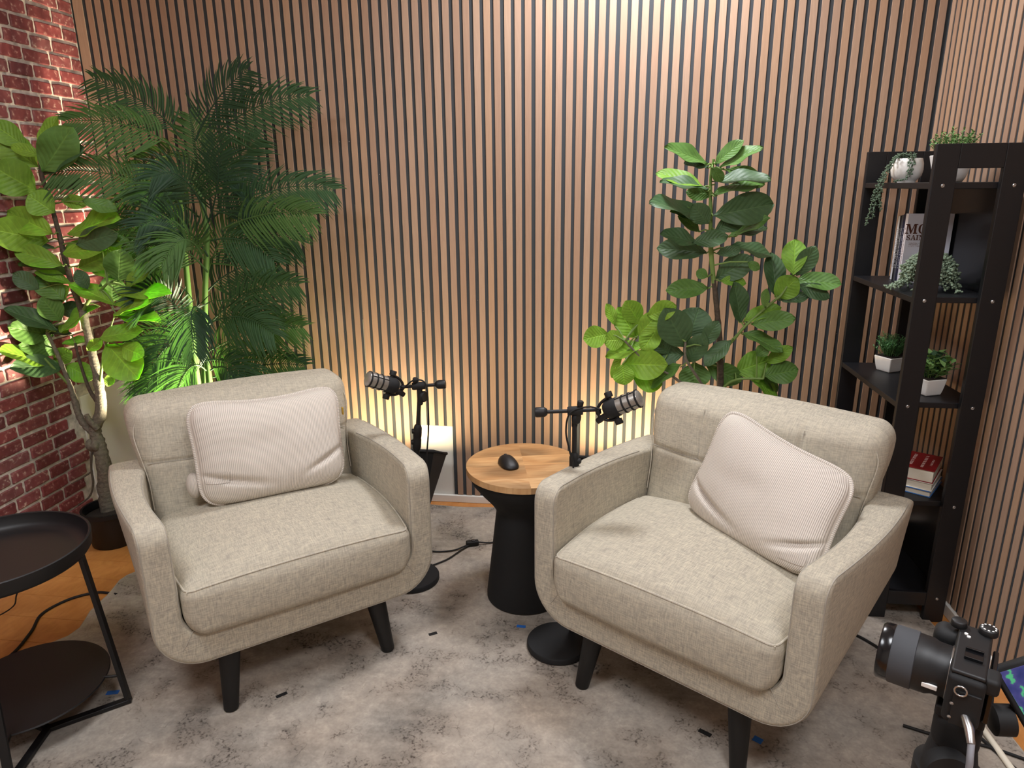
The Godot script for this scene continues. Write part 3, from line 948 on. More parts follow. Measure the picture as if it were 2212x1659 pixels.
func rug() -> void:
	var o := thing("area_rug", "large faded grey and taupe rug with a worn pattern under both armchairs", "rug", Vector3(0, 0, 0))
	var x0 := 0.445; var x1 := 3.30; var z0 := 0.056; var z1 := 2.75
	var edge := func(t: float) -> float: return 0.010 * sin(t * 13.0) + 0.006 * sin(t * 29.0 + 1.0)
	var pos := func(u: float, v: float) -> Vector3:
		var x := lerpf(x0, x1, u)
		var z := lerpf(z0, z1, v)
		var near := clampf(1.0 - u * 9.0, 0, 1)
		x += edge.call(z) * near * 1.8 + 0.010 * sin(z * 9.0) * clampf(u * 9 - 8, 0, 1)
		z += edge.call(x * 0.7) * 0.5 * clampf(1.0 - v * 12.0, 0, 1)
		var lift := 0.010 * maxf(0, sin(z * 16.0 + 0.6)) * pow(near, 2.0)
		return Vector3(x, 0.0075 + lift, z)
	var b := B.new()
	b.grid(pos, 60, 60, false, false, Vector2.ONE)
	b.face(Vector3.UP)
	part("pile", b, M.rug, o)
	var ring := []
	for k in 60: ring.append(pos.call(k / 60.0, 0.0) - Vector3(0, 0.0035, 0))
	for k in 60: ring.append(pos.call(1.0, k / 60.0) - Vector3(0, 0.0035, 0))
	for k in 60: ring.append(pos.call(1.0 - k / 60.0, 1.0) - Vector3(0, 0.0035, 0))
	for k in 60: ring.append(pos.call(0.0, 1.0 - k / 60.0) - Vector3(0, 0.0035, 0))
	var e := B.new()
	e.tube(ring, 0.004, 6, true)
	part("binding", e, M.rug_edge, o)
	M.rug.uv1_scale = Vector3(1, 1, 1)
	# strips of tape stuck to the rug as floor marks
	var marks := [
		[1.291, 1.316, 0.75, 0.032, 0.012, 0, "black tape mark on the rug in front of the left armchair's near leg"],
		[1.662, 0.989, 0.55, 0.028, 0.013, 0, "black tape mark on the rug between the left armchair's leg and the round mic base"],
		[1.946, 0.918, -0.05, 0.030, 0.013, 1, "blue tape mark on the rug between drum table and round mic base"],
		[2.487, 1.323, -0.55, 0.034, 0.014, 0, "black tape mark on the rug under the right armchair's front edge"],
		[2.622, 1.332, -0.6, 0.024, 0.020, 1, "blue tape mark on the rug behind the right armchair's front leg"],
		[0.794, 1.363, 0.25, 0.034, 0.016, 1, "blue tape mark on the rug beside the tray table's foot"]]
	for m in marks:
		var q := B.new()
		q.box(Vector3(m[3], 0.0012, m[4]), Transform3D(), 0.0003)
		var s := part("tape_mark", q, M.blue_tape if m[5] == 1 else M.black_rubber, self, Transform3D(Basis(Vector3.UP, m[2]), Vector3(m[0], 0.0085, m[1])))
		tag(s, m[6], "tape")

# ---------------------------------------------------------------- armchairs
func arm_bow(p: Vector3) -> Vector3:
	# the arms belly outwards a little and their tops fall towards the back
	var s := clampf((p.y - 0.28) / 0.30, 0, 1)
	var ax := absf(p.x)
	var inner := 0.026 * sin(PI * clampf(-p.z / 0.60, 0, 1))
	var outer := 0.034 * sin(PI * clampf(-p.z / 0.95, 0, 1))
	var bow := lerpf(inner, outer, clampf((ax - 0.322) / 0.0755, 0, 1)) * s * clampf(ax / 0.3, 0, 1)
	var drop := 0.075 * -p.z * clampf((p.y - 0.3) / 0.3, 0, 1)
	return Vector3(p.x + signf(p.x) * bow, p.y - drop, p.z)

func u_path(s: float, half: float, bot: float, rad: float, top: float) -> Vector2:
	# down the left arm, round the corner, along the front rail, up the right arm
	var m := absf(s * 2.0 - 1.0)           # 1 at an arm's top, 0 in the middle
	var sg := -1.0 if s < 0.5 else 1.0
	if m > 0.6:
		return Vector2(sg * half, lerpf(bot + rad, top, (m - 0.6) / 0.4))
	if m > 0.3:
		var a := (m - 0.3) / 0.3 * PI / 2
		return Vector2(sg * (half - rad + rad * sin(a)), bot + rad - rad * cos(a))
	return Vector2(sg * (half - rad) * m / 0.3, bot)

func chair_frame() -> ArrayMesh:
	var b := B.new()
	var top := 0.612
	var zb := -0.745
	var r := 0.017
	# the section: a round-cornered oblong (across, z), each point as core position and corner direction
	var ring := []
	for side in [-1.0, 1.0]:
		for k in 13: ring.append([side, lerpf(1.0, -1.0, k / 12.0) * side * -1.0, side, 0.0])
		for k in range(1, 5):
			var an := PI / 2 * k / 5.0
			ring.append([side, side, side * cos(an), side * sin(an)])
		for k in 3: ring.append([lerpf(side, -side, k / 2.0), side, 0.0, side])
		for k in range(1, 5):
			var an := PI / 2 * k / 5.0
			ring.append([-side, side, -side * sin(an), side * cos(an)])
	var nr := ring.size()
	var nv := 132
	var capn := 7
	var f := func(u: float, v: float) -> Vector3:
		var j := int(roundf(v * nv))
		var cap := 0
		var s := 0.0
		if j < capn: cap = capn - j
		elif j > nv - capn:
			cap = j - (nv - capn); s = 1.0
		else: s = float(j - capn) / (nv - 2 * capn)
		var o := u_path(s, 0.3975, 0.188, 0.125, top - r)
		var i := u_path(s, 0.322, 0.285, 0.06, top - r)
		var q: Array = ring[int(roundf(u * nr)) % nr]
		var across := (i - o)
		var half := across.length() / 2
		var inset := 0.0
		var rise := 0.0
		if cap > 0 and cap < capn:
			var an := PI / 2 * cap / (capn - 1.0)
			inset = r * (1.0 - cos(an)); rise = r * sin(an)
		elif cap == capn:
			inset = half; rise = r
		var y0 := (o.y + i.y) / 2 + rise
		var zf := 0.0
		var over := y0 - (top - 0.055)
		if over > 0.0 and absf(s - 0.5) > 0.3: zf = -(0.055 - sqrt(maxf(0.0, 0.055 * 0.055 - over * over)))
		var zz := zb - 0.04 * (1.0 - clampf((y0 - 0.19) / 0.3, 0, 1)) + 0.06 * pow(clampf(over / 0.055, 0, 1), 2.0)
		var rr := minf(r, half) * (1.0 - inset / maxf(half, 0.001)) if cap > 0 else r
		var ha := maxf(0.0, half - inset - rr)
		var hz := (zf - zz) / 2 - rr - minf(inset, 0.03)
		var c2: Vector2 = (o + i) / 2 + across.normalized() * (float(q[0]) * ha + float(q[2]) * rr)
		return arm_bow(Vector3(c2.x, c2.y + rise, (zf + zz) / 2 + float(q[1]) * hz + float(q[3]) * rr))
	b.grid(f, nr, nv, true, false)
	return b.mesh()

func make_chair(label: String) -> Node3D:
	var o := thing("armchair", label, "armchair", Vector3.ZERO, 0.0, "beige linen armchairs")
	part("frame", chair_frame(), M.linen, o)
	# seams that run up the front of the arms and back along their tops
	for k in 2:
		var half := 0.3925 if k == 0 else 0.327
		var pts := []
		for s in 61:
			var q := u_path(s / 60.0, half, 0.193 if k == 0 else 0.280, 0.12 if k == 0 else 0.065, 0.557)
			pts.append(arm_bow(Vector3(q.x, q.y, -0.0047)))
		for e in 2:
			var run := []
			for j in range(1, 7):
				var an := PI / 2 * j / 6.0
				run.append(arm_bow(Vector3((-half if e == 0 else half), 0.557 + 0.0503 * sin(an), -0.0047 - 0.0503 * (1.0 - cos(an)))))
			for j in 10:
				run.append(arm_bow(Vector3((-half if e == 0 else half), 0.6073, -0.08 - (0.055 if k == 0 else 0.041) * (j + 1))))
			if e == 0:
				run.reverse()
				pts = run + pts
			else:
				pts = pts + run
		var b := B.new()
		b.tube(pts, 0.0017, 6)
		part("seam", b, M.linen_seam, o)
	# corner darts where rail and arm meet
	for sg in [-1.0, 1.0]:
		var d := B.new()
		d.tube([Vector3(sg * 0.302, 0.300, -0.001), Vector3(sg * 0.325, 0.262, 0.0), Vector3(sg * 0.352, 0.228, -0.0022)], 0.0012, 5)
		part("dart", d, M.linen_seam, o)
	# seat cushion, crowned, with a corded edge
	var sz := Vector3(0.64, 0.15, 0.52)
	var seat_f := func(p: Vector3) -> Vector3:
		var q := p
		var cx := 1.0 - pow(absf(p.x) / 0.322, 2.4)
		var cz := 1.0 - pow(absf(p.z) / 0.262, 3.0)
		if p.y > 0.0:
			q.y += 0.045 * maxf(0, cx) * pow(maxf(0, cz), 0.55) * clampf(p.y / 0.06, 0, 1)
		var low := clampf((-p.y) / 0.075, 0, 1)
		q.x *= 1.0 - 0.10 * low * low
		q.x *= 1.0 + 0.07 * sin(PI * clampf((0.23 - p.z) / 0.5, 0, 1)) * clampf((p.y + 0.03) / 0.06, 0, 1)
		q.z += 0.014 * maxf(0, cx) * (1.0 - pow(absf(p.y) / 0.08, 2.0)) * clampf(p.z / 0.2, 0, 1)
		return q
	var at := Vector3(0, 0.352, -0.238)
	var seat := B.new()
	seat.rbox(sz, 0.032, 4, 14, shift(at.x, at.y, at.z), seat_f)
	part("seat", seat, M.linen, o)
	var cord := []
	for j in 9: cord.append(Vector3(-0.311, 0.0655, -0.22 + 0.435 * j / 8.0))
	for j in range(1, 7): cord.append(Vector3(-0.288 - 0.0225 * cos(PI / 2 * j / 6.0), 0.0655, 0.228 + 0.0225 * sin(PI / 2 * j / 6.0)))
	for j in range(1, 30): cord.append(Vector3(lerpf(-0.288, 0.288, j / 30.0), 0.0655, 0.2505))
	for j in 7: cord.append(Vector3(0.288 + 0.0225 * sin(PI / 2 * j / 6.0), 0.0655, 0.228 + 0.0225 * cos(PI / 2 * j / 6.0)))
	for j in 9: cord.append(Vector3(0.311, 0.0655, 0.215 - 0.425 * j / 8.0))
	for j in cord.size(): cord[j] = seat_f.call(cord[j]) + at
	var cb := B.new()
	cb.tube(cord, 0.0032, 7)
	part("piping", cb, M.linen_piping, o)
	var loop := []
	for sg in [-1.0, 1.0]:
		var pts := []
		for j in 12:
			var yy := 0.066 - 0.125 * j / 11.0
			pts.append(seat_f.call(Vector3(sg * 0.305, yy, 0.2485)) + at)
		var sb := B.new()
		sb.tube(pts, 0.0022, 6)
		part("piping", sb, M.linen_piping, o)
	# back cushion, wider above the arms, with sunk seams
	var back_f := func(p: Vector3) -> Vector3:
		var q := p
		var y := p.y + 0.536
		var w := lerpf(0.332, 0.356, smoothstep(0.50, 0.70, y))
		q.x *= w / 0.356
		var front := clampf(p.z / 0.08, 0, 1)
		var sink := 0.006 * exp(-pow((y - 0.585) / 0.008, 2.0)) + 0.006 * exp(-pow((absf(q.x) - 0.15) / 0.009, 2.0)) * smoothstep(0.55, 0.60, y)
		var puff := 0.050 * (1.0 - pow(absf(p.x) / 0.356, 2.0)) + 0.004 * (1.0 - pow((y - 0.68) / 0.13, 2.0))
		q.z += (puff - sink) * front
		q.y += 0.014 * (1.0 - pow(absf(p.x) / 0.356, 2.0)) * clampf((p.y - 0.1) / 0.15, 0, 1)
		q.z -= 0.30 * (y - 0.45)
		return q
	var back := B.new()
	back.rbox(Vector3(0.712, 0.452, 0.16), 0.052, 5, 44, shift(0, 0.536, -0.585), back_f)
	part("back_cushion", back, M.linen, o)
	for sg in [-1.0, 1.0]:
		var pts := []
		for j in 25:
			var yy := -0.10 + 0.30 * j / 24.0
			pts.append(back_f.call(Vector3(sg * (0.345 - (0.030 * pow(maxf(0.0, j / 24.0 - 0.75) * 4.0, 2.0))), yy, 0.069)) + Vector3(0, 0.536, -0.585))
		var sb := B.new()
		sb.tube(pts, 0.002, 6)
		part("piping", sb, M.linen_piping, o)
	var sp := []
	for j in 41: sp.append(back_f.call(Vector3(-0.335 + 0.67 * j / 40.0, 0.585 - 0.536, 0.081)) + Vector3(0, 0.536, -0.5845))
	var sb2 := B.new()
	sb2.tube(sp, 0.0014, 5)
	part("seam", sb2, M.linen_seam, o)
	for sg in [-1.0, 1.0]:
		var vp := []
		for j in 19: vp.append(back_f.call(Vector3(sg * 0.151, 0.05 + 0.145 * j / 18.0, 0.0808)) + Vector3(0, 0.536, -0.5845))
		var vb := B.new()
		vb.tube(vp, 0.0011, 5)
		part("seam", vb, M.linen_seam, o)
	# shell behind the cushion
	var shell := B.new()
	shell.rbox(Vector3(0.66, 0.40, 0.08), 0.04, 3, 3, Transform3D(Basis(Vector3.RIGHT, -0.16), Vector3(0, 0.41, -0.715)))
	part("back_panel", shell, M.linen, o)
	for q in [Vector3(-0.237, 0, -0.030), Vector3(0.237, 0, -0.030), Vector3(-0.25, 0, -0.66), Vector3(0.25, 0, -0.66)]:
		var leg := B.new()
		var foot: Vector3 = q
		var head := Vector3(q.x * 0.90, 0.205, q.z + (-0.035 if q.z > -0.3 else 0.04))
		leg.tube([foot, foot + (head - foot) * 0.02, foot.lerp(head, 0.5), head], [0.019, 0.0205, 0.026, 0.0325], 20)
		part("leg", leg, M.leg, o)
	return o

func pillow(tl: Vector3, tr: Vector3, br: Vector3, bl: Vector3, thick: float, home: Transform3D, label: String, sag: float, fold: float, lump: bool) -> void:
	var o := thing("cushion", label, "cushion", Vector3.ZERO, 0.0, "cream corduroy cushions")
	o.transform = home
	var nrm := (tr - tl).cross(tl - bl).normalized()
	if nrm.z < 0: nrm = -nrm
	var right := (tr - tl).normalized()
	var upv := (tl - bl).normalized()
	var nz := noise(91, 0.9, 2)
	var sheet := func(u: float, v: float) -> Vector3:
		var a := u * 2.0 - 1.0
		var b := v * 2.0 - 1.0
		# round the corners
		var a2 := a * sqrt(1.0 - 0.24 * pow(b, 6.0))
		var b2 := b * sqrt(1.0 - 0.24 * pow(a, 6.0))
		var p := (bl.lerp(br, (a2 + 1) / 2)).lerp(tl.lerp(tr, (a2 + 1) / 2), (b2 + 1) / 2)
		p -= upv * sag * (1.0 - a * a) * clampf(b, 0, 1) * clampf(b, 0, 1)
		p += right * 0.012 * (1.0 - b * b) * -a
		return p
	var skin := func(u: float, v: float, s: float) -> Vector3:
		var a := u * 2.0 - 1.0
		var b := v * 2.0 - 1.0
		var e := pow(maxf(0.0, (1.0 - pow(absf(a), 2.6)) * (1.0 - pow(absf(b), 2.6))), 0.42)
		var wr := nz.get_noise_2d(a * 0.9 + s, b * 0.9) * 0.10
		# pulled folds at the lower corners
		var f1 := -fold * exp(-pow((b + 0.42 + 0.35 * (a + 1.0)) / 0.055, 2.0)) * smoothstep(0.1, -0.75, a)
		var f2 := -fold * exp(-pow((b + 0.55 - 0.55 * (a - 0.55)) / 0.06, 2.0)) * smoothstep(0.25, 0.8, a)
		return sheet.call(u, v) + nrm * s * thick * e * (1.0 + wr * e + (f1 + f2) * (1.0 if s > 0 else 0.0))
	var c := B.new()
	c.grid(func(u: float, v: float) -> Vector3: return skin.call(u, v, 0.80), 56, 48, false, false, Vector2.ONE)
	var c2 := B.new()
	c2.grid(func(u: float, v: float) -> Vector3: return skin.call(u, v, -0.62), 40, 32, false, false, Vector2.ONE)
	c.face(nrm)
	c2.face(-nrm)
	part("cover", c, M.cord, o)
	part("back_cover", c2, M.cord, o)
	var ring := []
	for k in 40: ring.append(sheet.call(k / 40.0, 0.0))
	for k in 30: ring.append(sheet.call(1.0, k / 30.0))
	for k in 40: ring.append(sheet.call(1.0 - k / 40.0, 1.0))
	for k in 30: ring.append(sheet.call(0.0, 1.0 - k / 30.0))
	var pb := B.new()
	pb.tube(ring, 0.0062, 8, true, 1.0)
	var pm: StandardMaterial3D = M.cord_piping
	for k in pb.t.size(): pb.t[k] = Vector2(pb.t[k].y * 190.0, 0.5)
	part("piping", pb, pm, o)
	if lump:
		var lt := B.new()
		lt.box(Vector3(0.005, 0.026, 0.010), Transform3D(Basis(), tr.lerp(br, 0.30) + right * 0.008), 0.001)
		part("label_tab", lt, M.mustard, o)
	# stitched tab low on one side, and the gathered corner that peeps out behind
	if lump:
		var g := B.new()
		g.grid(func(u: float, v: float) -> Vector3:
			var th := u * TAU; var ph := v * PI
			return bl.lerp(tl, 0.20) + Vector3(-0.004, 0, -0.035) + Vector3(cos(th) * sin(ph) * 0.022, cos(ph) * 0.042, sin(th) * sin(ph) * 0.03), 24, 16, true, false, Vector2(0.35, 1))
		part("gathered_corner", g, M.cord, o)
	var ux := 0.10 if lump else 0.86
	var uy := 0.26 if lump else 0.16
	var tabp := B.new()
	tabp.grid(func(u: float, v: float) -> Vector3:
		return skin.call(ux + (u - 0.5) * 0.15, uy + (v - 0.5) * 0.10, 0.80) + nrm * 0.0025, 8, 6, false, false, Vector2(0.16, 1))
	tabp.face(nrm)
	part("stitched_tab", tabp, M.cord, o)

# ---------------------------------------------------------------- large plants
func fig_leaf(k: int) -> ArrayMesh:
	# unit leaf along +z, one unit wide in x, top face up; obovate like a fiddle leaf
	var rng := RandomNumberGenerator.new()
	rng.seed = 300 + k
	var droop := rng.randf_range(0.04, 0.16)
	var cup := rng.randf_range(0.05, 0.16)
	var wave := rng.randf_range(0.015, 0.04)
	var ph := rng.randf() * TAU
	var b := B.new()
	b.grid(func(u: float, v: float) -> Vector3:
		var a := u * 2.0 - 1.0
		var t := v
		var w := 0.5 * pow(sin(PI * pow(clampf(t * 0.985 + 0.012, 0, 1), 1.22)), 0.62)
		if t < 0.12: w *= 0.35 + 0.65 * t / 0.12
		if t > 0.94: w *= 1.0 - 0.10 * (t - 0.94) / 0.06
		var x := a * w
		var y := cup * absf(a) * w * 1.3 - droop * t * t + wave * sin(t * 11.0 + ph + a) * absf(a)
		return Vector3(x, y, t), 8, 14)
	b.face(Vector3.UP)
	# give it a body: the underside a hair below
	var m := b.v.size()
	var cnt := b.ix.size()
	for j in m: b.vert(b.v[j] - b.n[j] * 0.004, -b.n[j], b.t[j])
	for j in range(0, cnt, 3): b.tri(m + b.ix[j], m + b.ix[j + 1], m + b.ix[j + 2])
	return b.mesh()

var leaf_kinds := []

func put_leaves(o: Node3D, rows: Array) -> void:
	if leaf_kinds.is_empty():
		for k in 6: leaf_kinds.append(fig_leaf(k))
	for i in range(0, rows.size(), 11):
		var b := Vector3(rows[i], rows[i + 1], rows[i + 2]) - o.position
		var t := Vector3(rows[i + 3], rows[i + 4], rows[i + 5]) - o.position
		var nn := Vector3(rows[i + 6], rows[i + 7], rows[i + 8])
		var w: float = rows[i + 9]
		var d := t - b
		var ln := d.length()
		var z := d / ln
		var x := nn.cross(z).normalized()
		var y := z.cross(x)
		var lift := ln * 0.06
		part("leaf", leaf_kinds[(i / 11) % 6], M.leaf[int(rows[i + 10])], o, Transform3D(Basis(x * w * 1.06, y * ln, z * ln * 1.14), b + y * lift))

func petioles(o: Node3D, rows: Array, stems: Array) -> void:
	# short green stalks from the nearest stem to each leaf
	for i in range(0, rows.size(), 11):
		var b := B.new()
		var p := Vector3(rows[i], rows[i + 1], rows[i + 2]) - o.position
		var best := Vector3.ZERO
		var bd := 9.0
		for s in stems:
			for k in s.size() - 1:
				var q := Geometry3D.get_closest_point_to_segment(p, s[k], s[k + 1])
				if q.distance_to(p) < bd:
					bd = q.distance_to(p); best = q
		if bd > 0.004 and bd < 0.22:
			var mid := best.lerp(p, 0.5) + Vector3(0, 0.006, 0)
			b.tube([best, mid, p, p + (Vector3(rows[i + 3], rows[i + 4], rows[i + 5]) - o.position - p) * 0.08], [0.0034, 0.0028, 0.0026, 0.0018], 6)
			part("leaf_stalk", b, M.twig, o)

func knobbly(pts: Array, r0: float, r1: float, s: int) -> B:
	var path := smooth_path(pts, 7)
	var nz := noise(s, 9.0, 2)
	var rad := []
	for k in path.size():
		rad.append(lerpf(r0, r1, float(k) / path.size()) * (1.0 + 0.22 * nz.get_noise_1d(k * 0.9)))
	var b := B.new()
	b.tube(path, rad, 12)
	return b

func plain_pot(o: Node3D, r0: float, r1: float, h: float) -> void:
	var b := B.new()
	b.lathe([Vector2(0, 0), Vector2(r0 - 0.004, 0), Vector2(r0, 0.004), Vector2(r1, h - 0.02), Vector2(r1 + 0.005, h - 0.018), Vector2(r1 + 0.005, h), Vector2(r1 - 0.004, h), Vector2(r1 - 0.008, h - 0.03)], 40)
	part("pot", b, M.black, o)
	var s := B.new()
	s.lathe([Vector2(r1 - 0.02, h - 0.05), Vector2(r1 - 0.006, h - 0.035), Vector2(0, h - 0.022)], 32)
	part("soil", s, M.soil, o)

func rel(o: Node3D, pts: Array) -> Array:
	var out := []
	for p in pts: out.append(p - o.position)
	return out

func corner_fig() -> void:
	var o := thing("fiddle_leaf_fig", "fiddle leaf fig with a forked grey trunk in a black pot by the brick wall", "potted plant", Vector3(0.185, 0, 0.515))
	plain_pot(o, 0.085, 0.102, 0.16)
	var V := func(x, y, z): return Vector3(x, y, z)
	var trunk := rel(o, [V.call(0.165, 0.10, 0.5), V.call(0.168, 0.2, 0.5), V.call(0.182, 0.31, 0.5), V.call(0.178, 0.42, 0.5), V.call(0.172, 0.49, 0.5), V.call(0.21, 0.56, 0.5), V.call(0.226, 0.66, 0.5), V.call(0.222, 0.8, 0.5), V.call(0.214, 0.98, 0.5)])
	var upper := rel(o, [V.call(0.214, 0.96, 0.5), V.call(0.187, 1.10, 0.5), V.call(0.177, 1.25, 0.5), V.call(0.17, 1.37, 0.505), V.call(0.16, 1.47, 0.51), V.call(0.168, 1.55, 0.51)])
	part("trunk", knobbly(trunk, 0.034, 0.013, 3), M.bark, o)
	part("trunk", knobbly(upper, 0.012, 0.005, 4), M.bark_dark, o)
	var lb := rel(o, [V.call(0.178, 0.47, 0.5), V.call(0.145, 0.50, 0.505), V.call(0.123, 0.55, 0.51), V.call(0.116, 0.62, 0.51), V.call(0.112, 0.68, 0.515), V.call(0.10, 0.80, 0.53), V.call(0.085, 0.90, 0.545)])
	part("branch", knobbly(lb, 0.016, 0.006, 5), M.bark, o)
	var lb2 := rel(o, [V.call(0.112, 0.68, 0.515), V.call(0.09, 0.74, 0.54), V.call(0.066, 0.80, 0.56)])
	part("branch", knobbly(lb2, 0.007, 0.004, 15), M.twig, o)
	var mb := rel(o, [V.call(0.215, 0.60, 0.505), V.call(0.19, 0.66, 0.51), V.call(0.172, 0.76, 0.51), V.call(0.17, 0.85, 0.515)])
	part("branch", knobbly(mb, 0.008, 0.005, 6), M.bark_dark, o)
	var rb := rel(o, [V.call(0.226, 0.66, 0.5), V.call(0.25, 0.72, 0.51), V.call(0.282, 0.80, 0.52), V.call(0.31, 0.86, 0.52)])
	part("branch", knobbly(rb, 0.007, 0.004, 7), M.twig, o)
	var rb2 := rel(o, [V.call(0.214, 0.97, 0.5), V.call(0.26, 1.02, 0.51), V.call(0.31, 1.05, 0.52), V.call(0.36, 1.085, 0.53)])
	part("branch", knobbly(rb2, 0.007, 0.004, 8), M.twig, o)
	var stub := rel(o, [V.call(0.196, 0.50, 0.515), V.call(0.180, 0.54, 0.53), V.call(0.176, 0.565, 0.535)])
	part("branch", knobbly(stub, 0.012, 0.009, 9), M.bark, o)
	var twig := rel(o, [V.call(0.160, 0.43, 0.515), V.call(0.150, 0.34, 0.53), V.call(0.152, 0.27, 0.54), V.call(0.138, 0.22, 0.555), V.call(0.10, 0.19, 0.58)])
	part("root_twig", knobbly(twig, 0.005, 0.003, 10), M.bark_dark, o)
	var twig2 := rel(o, [V.call(0.150, 0.32, 0.53), V.call(0.12, 0.30, 0.56), V.call(0.09, 0.285, 0.58)])
	part("root_twig", knobbly(twig2, 0.004, 0.002, 11), M.bark_dark, o)
	var knot := B.new()
	knot.grid(func(u: float, v: float) -> Vector3:
		return Vector3(cos(u * TAU) * sin(v * PI), cos(v * PI), sin(u * TAU) * sin(v * PI)) * 0.026 * (1.0 + 0.2 * sin(u * 19.0)) + Vector3(-0.018, 0.43, 0.0), 16, 10, true)
	part("knot", knot, M.bark, o)
	petioles(o, LEAVES_CORNER_FIG, [trunk, upper, lb, lb2, mb, rb, rb2])
	put_leaves(o, LEAVES_CORNER_FIG)

func tall_fig() -> void:
	var o := thing("fiddle_leaf_fig", "artificial fiddle leaf fig with round glossy leaves standing behind the right armchair", "potted plant", Vector3(2.63, 0, 0.42))
	plain_pot(o, 0.085, 0.10, 0.17)
	var V := func(x, y, z): return Vector3(x, y, z)
	var trunk := rel(o, [V.call(2.632, 0.12, 0.42), V.call(2.628, 0.4, 0.42), V.call(2.619, 0.707, 0.42), V.call(2.607, 0.862, 0.42), V.call(2.590, 0.981, 0.42), V.call(2.569, 1.1, 0.42)])
	var upper := rel(o, [V.call(2.570, 1.09, 0.42), V.call(2.551, 1.214, 0.42), V.call(2.543, 1.327, 0.42), V.call(2.535, 1.435, 0.42), V.call(2.54, 1.50, 0.425)])
	part("trunk", knobbly(trunk, 0.015, 0.008, 31), M.bark_dark, o)
	part("trunk", knobbly(upper, 0.0085, 0.004, 32), M.twig, o)
	var br1 := rel(o, [V.call(2.615, 0.80, 0.42), V.call(2.63, 0.86, 0.425), V.call(2.655, 0.899, 0.43), V.call(2.697, 0.953, 0.43), V.call(2.77, 1.026, 0.43), V.call(2.80, 1.056, 0.43), V.call(2.833, 1.118, 0.42)])
	var br2 := rel(o, [V.call(2.62, 0.70, 0.42), V.call(2.65, 0.735, 0.43), V.call(2.69, 0.752, 0.44), V.call(2.76, 0.757, 0.45)])
	var br3 := rel(o, [V.call(2.622, 0.60, 0.42), V.call(2.575, 0.69, 0.44), V.call(2.53, 0.76, 0.46), V.call(2.485, 0.83, 0.47), V.call(2.48, 0.89, 0.47)])
	var br4 := rel(o, [V.call(2.622, 0.58, 0.42), V.call(2.54, 0.68, 0.44), V.call(2.44, 0.76, 0.45), V.call(2.36, 0.80, 0.45), V.call(2.27, 0.885, 0.45)])
	for k in 4:
		part("branch", knobbly([br1, br2, br3, br4][k], 0.006, 0.0035, 33 + k), M.twig if k < 2 else M.bark, o)
	petioles(o, LEAVES_TALL_FIG, [trunk, upper, br1, br2, br3, br4])
	put_leaves(o, LEAVES_TALL_FIG)

func palm() -> void:
	var o := thing("areca_palm", "tall artificial palm with arching feathery fronds in the corner behind the left armchair", "potted plant", Vector3(0.53, 0, 0.30))
	plain_pot(o, 0.10, 0.125, 0.22)
	var V := func(x, y, z): return Vector3(x, y, z)
	for st in [[V.call(0.53, 0.2, 0.30), V.call(0.57, 0.6, 0.34), V.call(0.63, 1.0, 0.35), V.call(0.68, 1.27, 0.36), V.call(0.66, 1.45, 0.36)], [V.call(0.54, 0.2, 0.31), V.call(0.60, 0.55, 0.36), V.call(0.62, 0.8, 0.38), V.call(0.60, 0.95, 0.40)], [V.call(0.52, 0.2, 0.29), V.call(0.53, 0.7, 0.32), V.call(0.56, 1.2, 0.33), V.call(0.57, 1.5, 0.33)]]:
		part("stem", knobbly(rel(o, st), 0.015, 0.008, 40), M.palm_stem, o)
	var rng := RandomNumberGenerator.new()
	rng.seed = 8
	var q := PALM_FRONDS
	for i in range(0, q.size(), 9):
		var a := Vector3(q[i], q[i + 1], q[i + 2]) - o.position
		var c := Vector3(q[i + 3], q[i + 4], q[i + 5]) - o.position
		var e := Vector3(q[i + 6], q[i + 7], q[i + 8]) - o.position
		var b := B.new()
		var path := []
		for k in 15:
			var t := k / 14.0
			path.append(a.lerp(c, t).lerp(c.lerp(e, t), t))
		var rad := []
		for k in 15: rad.append(lerpf(0.0038, 0.0012, k / 14.0))
		b.tube(path, rad, 6)
		var total := a.distance_to(c) + c.distance_to(e)
		var n := int(clampf(total / 0.0132, 22, 42))
		# the blades hang to both sides of the rib, in a plane that leans towards the room
		for k in n:
			var t := 0.16 + 0.84 * k / (n - 1.0)
			var p: Vector3 = a.lerp(c, t).lerp(c.lerp(e, t), t)
			var d := (c.lerp(e, t) - a.lerp(c, t)).normalized()
			var face := (Vector3(0.25, 0.35, 1.0) - d * Vector3(0.25, 0.35, 1.0).dot(d)).normalized()
			var side := d.cross(face).normalized()
			var ln := 0.135 * pow(sin(PI * clampf(0.16 + t * 0.78, 0, 1)), 0.6) * rng.randf_range(0.88, 1.08)
			ln = clampf(ln, 0.035, 0.155)
			for s in [-1.0, 1.0]:
				var sweep := lerpf(0.30, 1.1, t)
				var dir: Vector3 = (side * s + d * sweep + face * rng.randf_range(0.05, 0.35)).normalized()
				var bend: Vector3 = (d * 0.35 + Vector3(0, -1.0, 0) * rng.randf_range(0.25, 0.5))
				b.blade(p, dir, bend, face, ln, 0.0078)
		part("frond", b, M.palm[(i / 9) % 3], o)

# ---------------------------------------------------------------- ladder shelf and what stands on it
const SX := 3.2225
const SZ := 0.46
const TIER := [0.09, 0.424, 0.756, 1.084, 1.411]

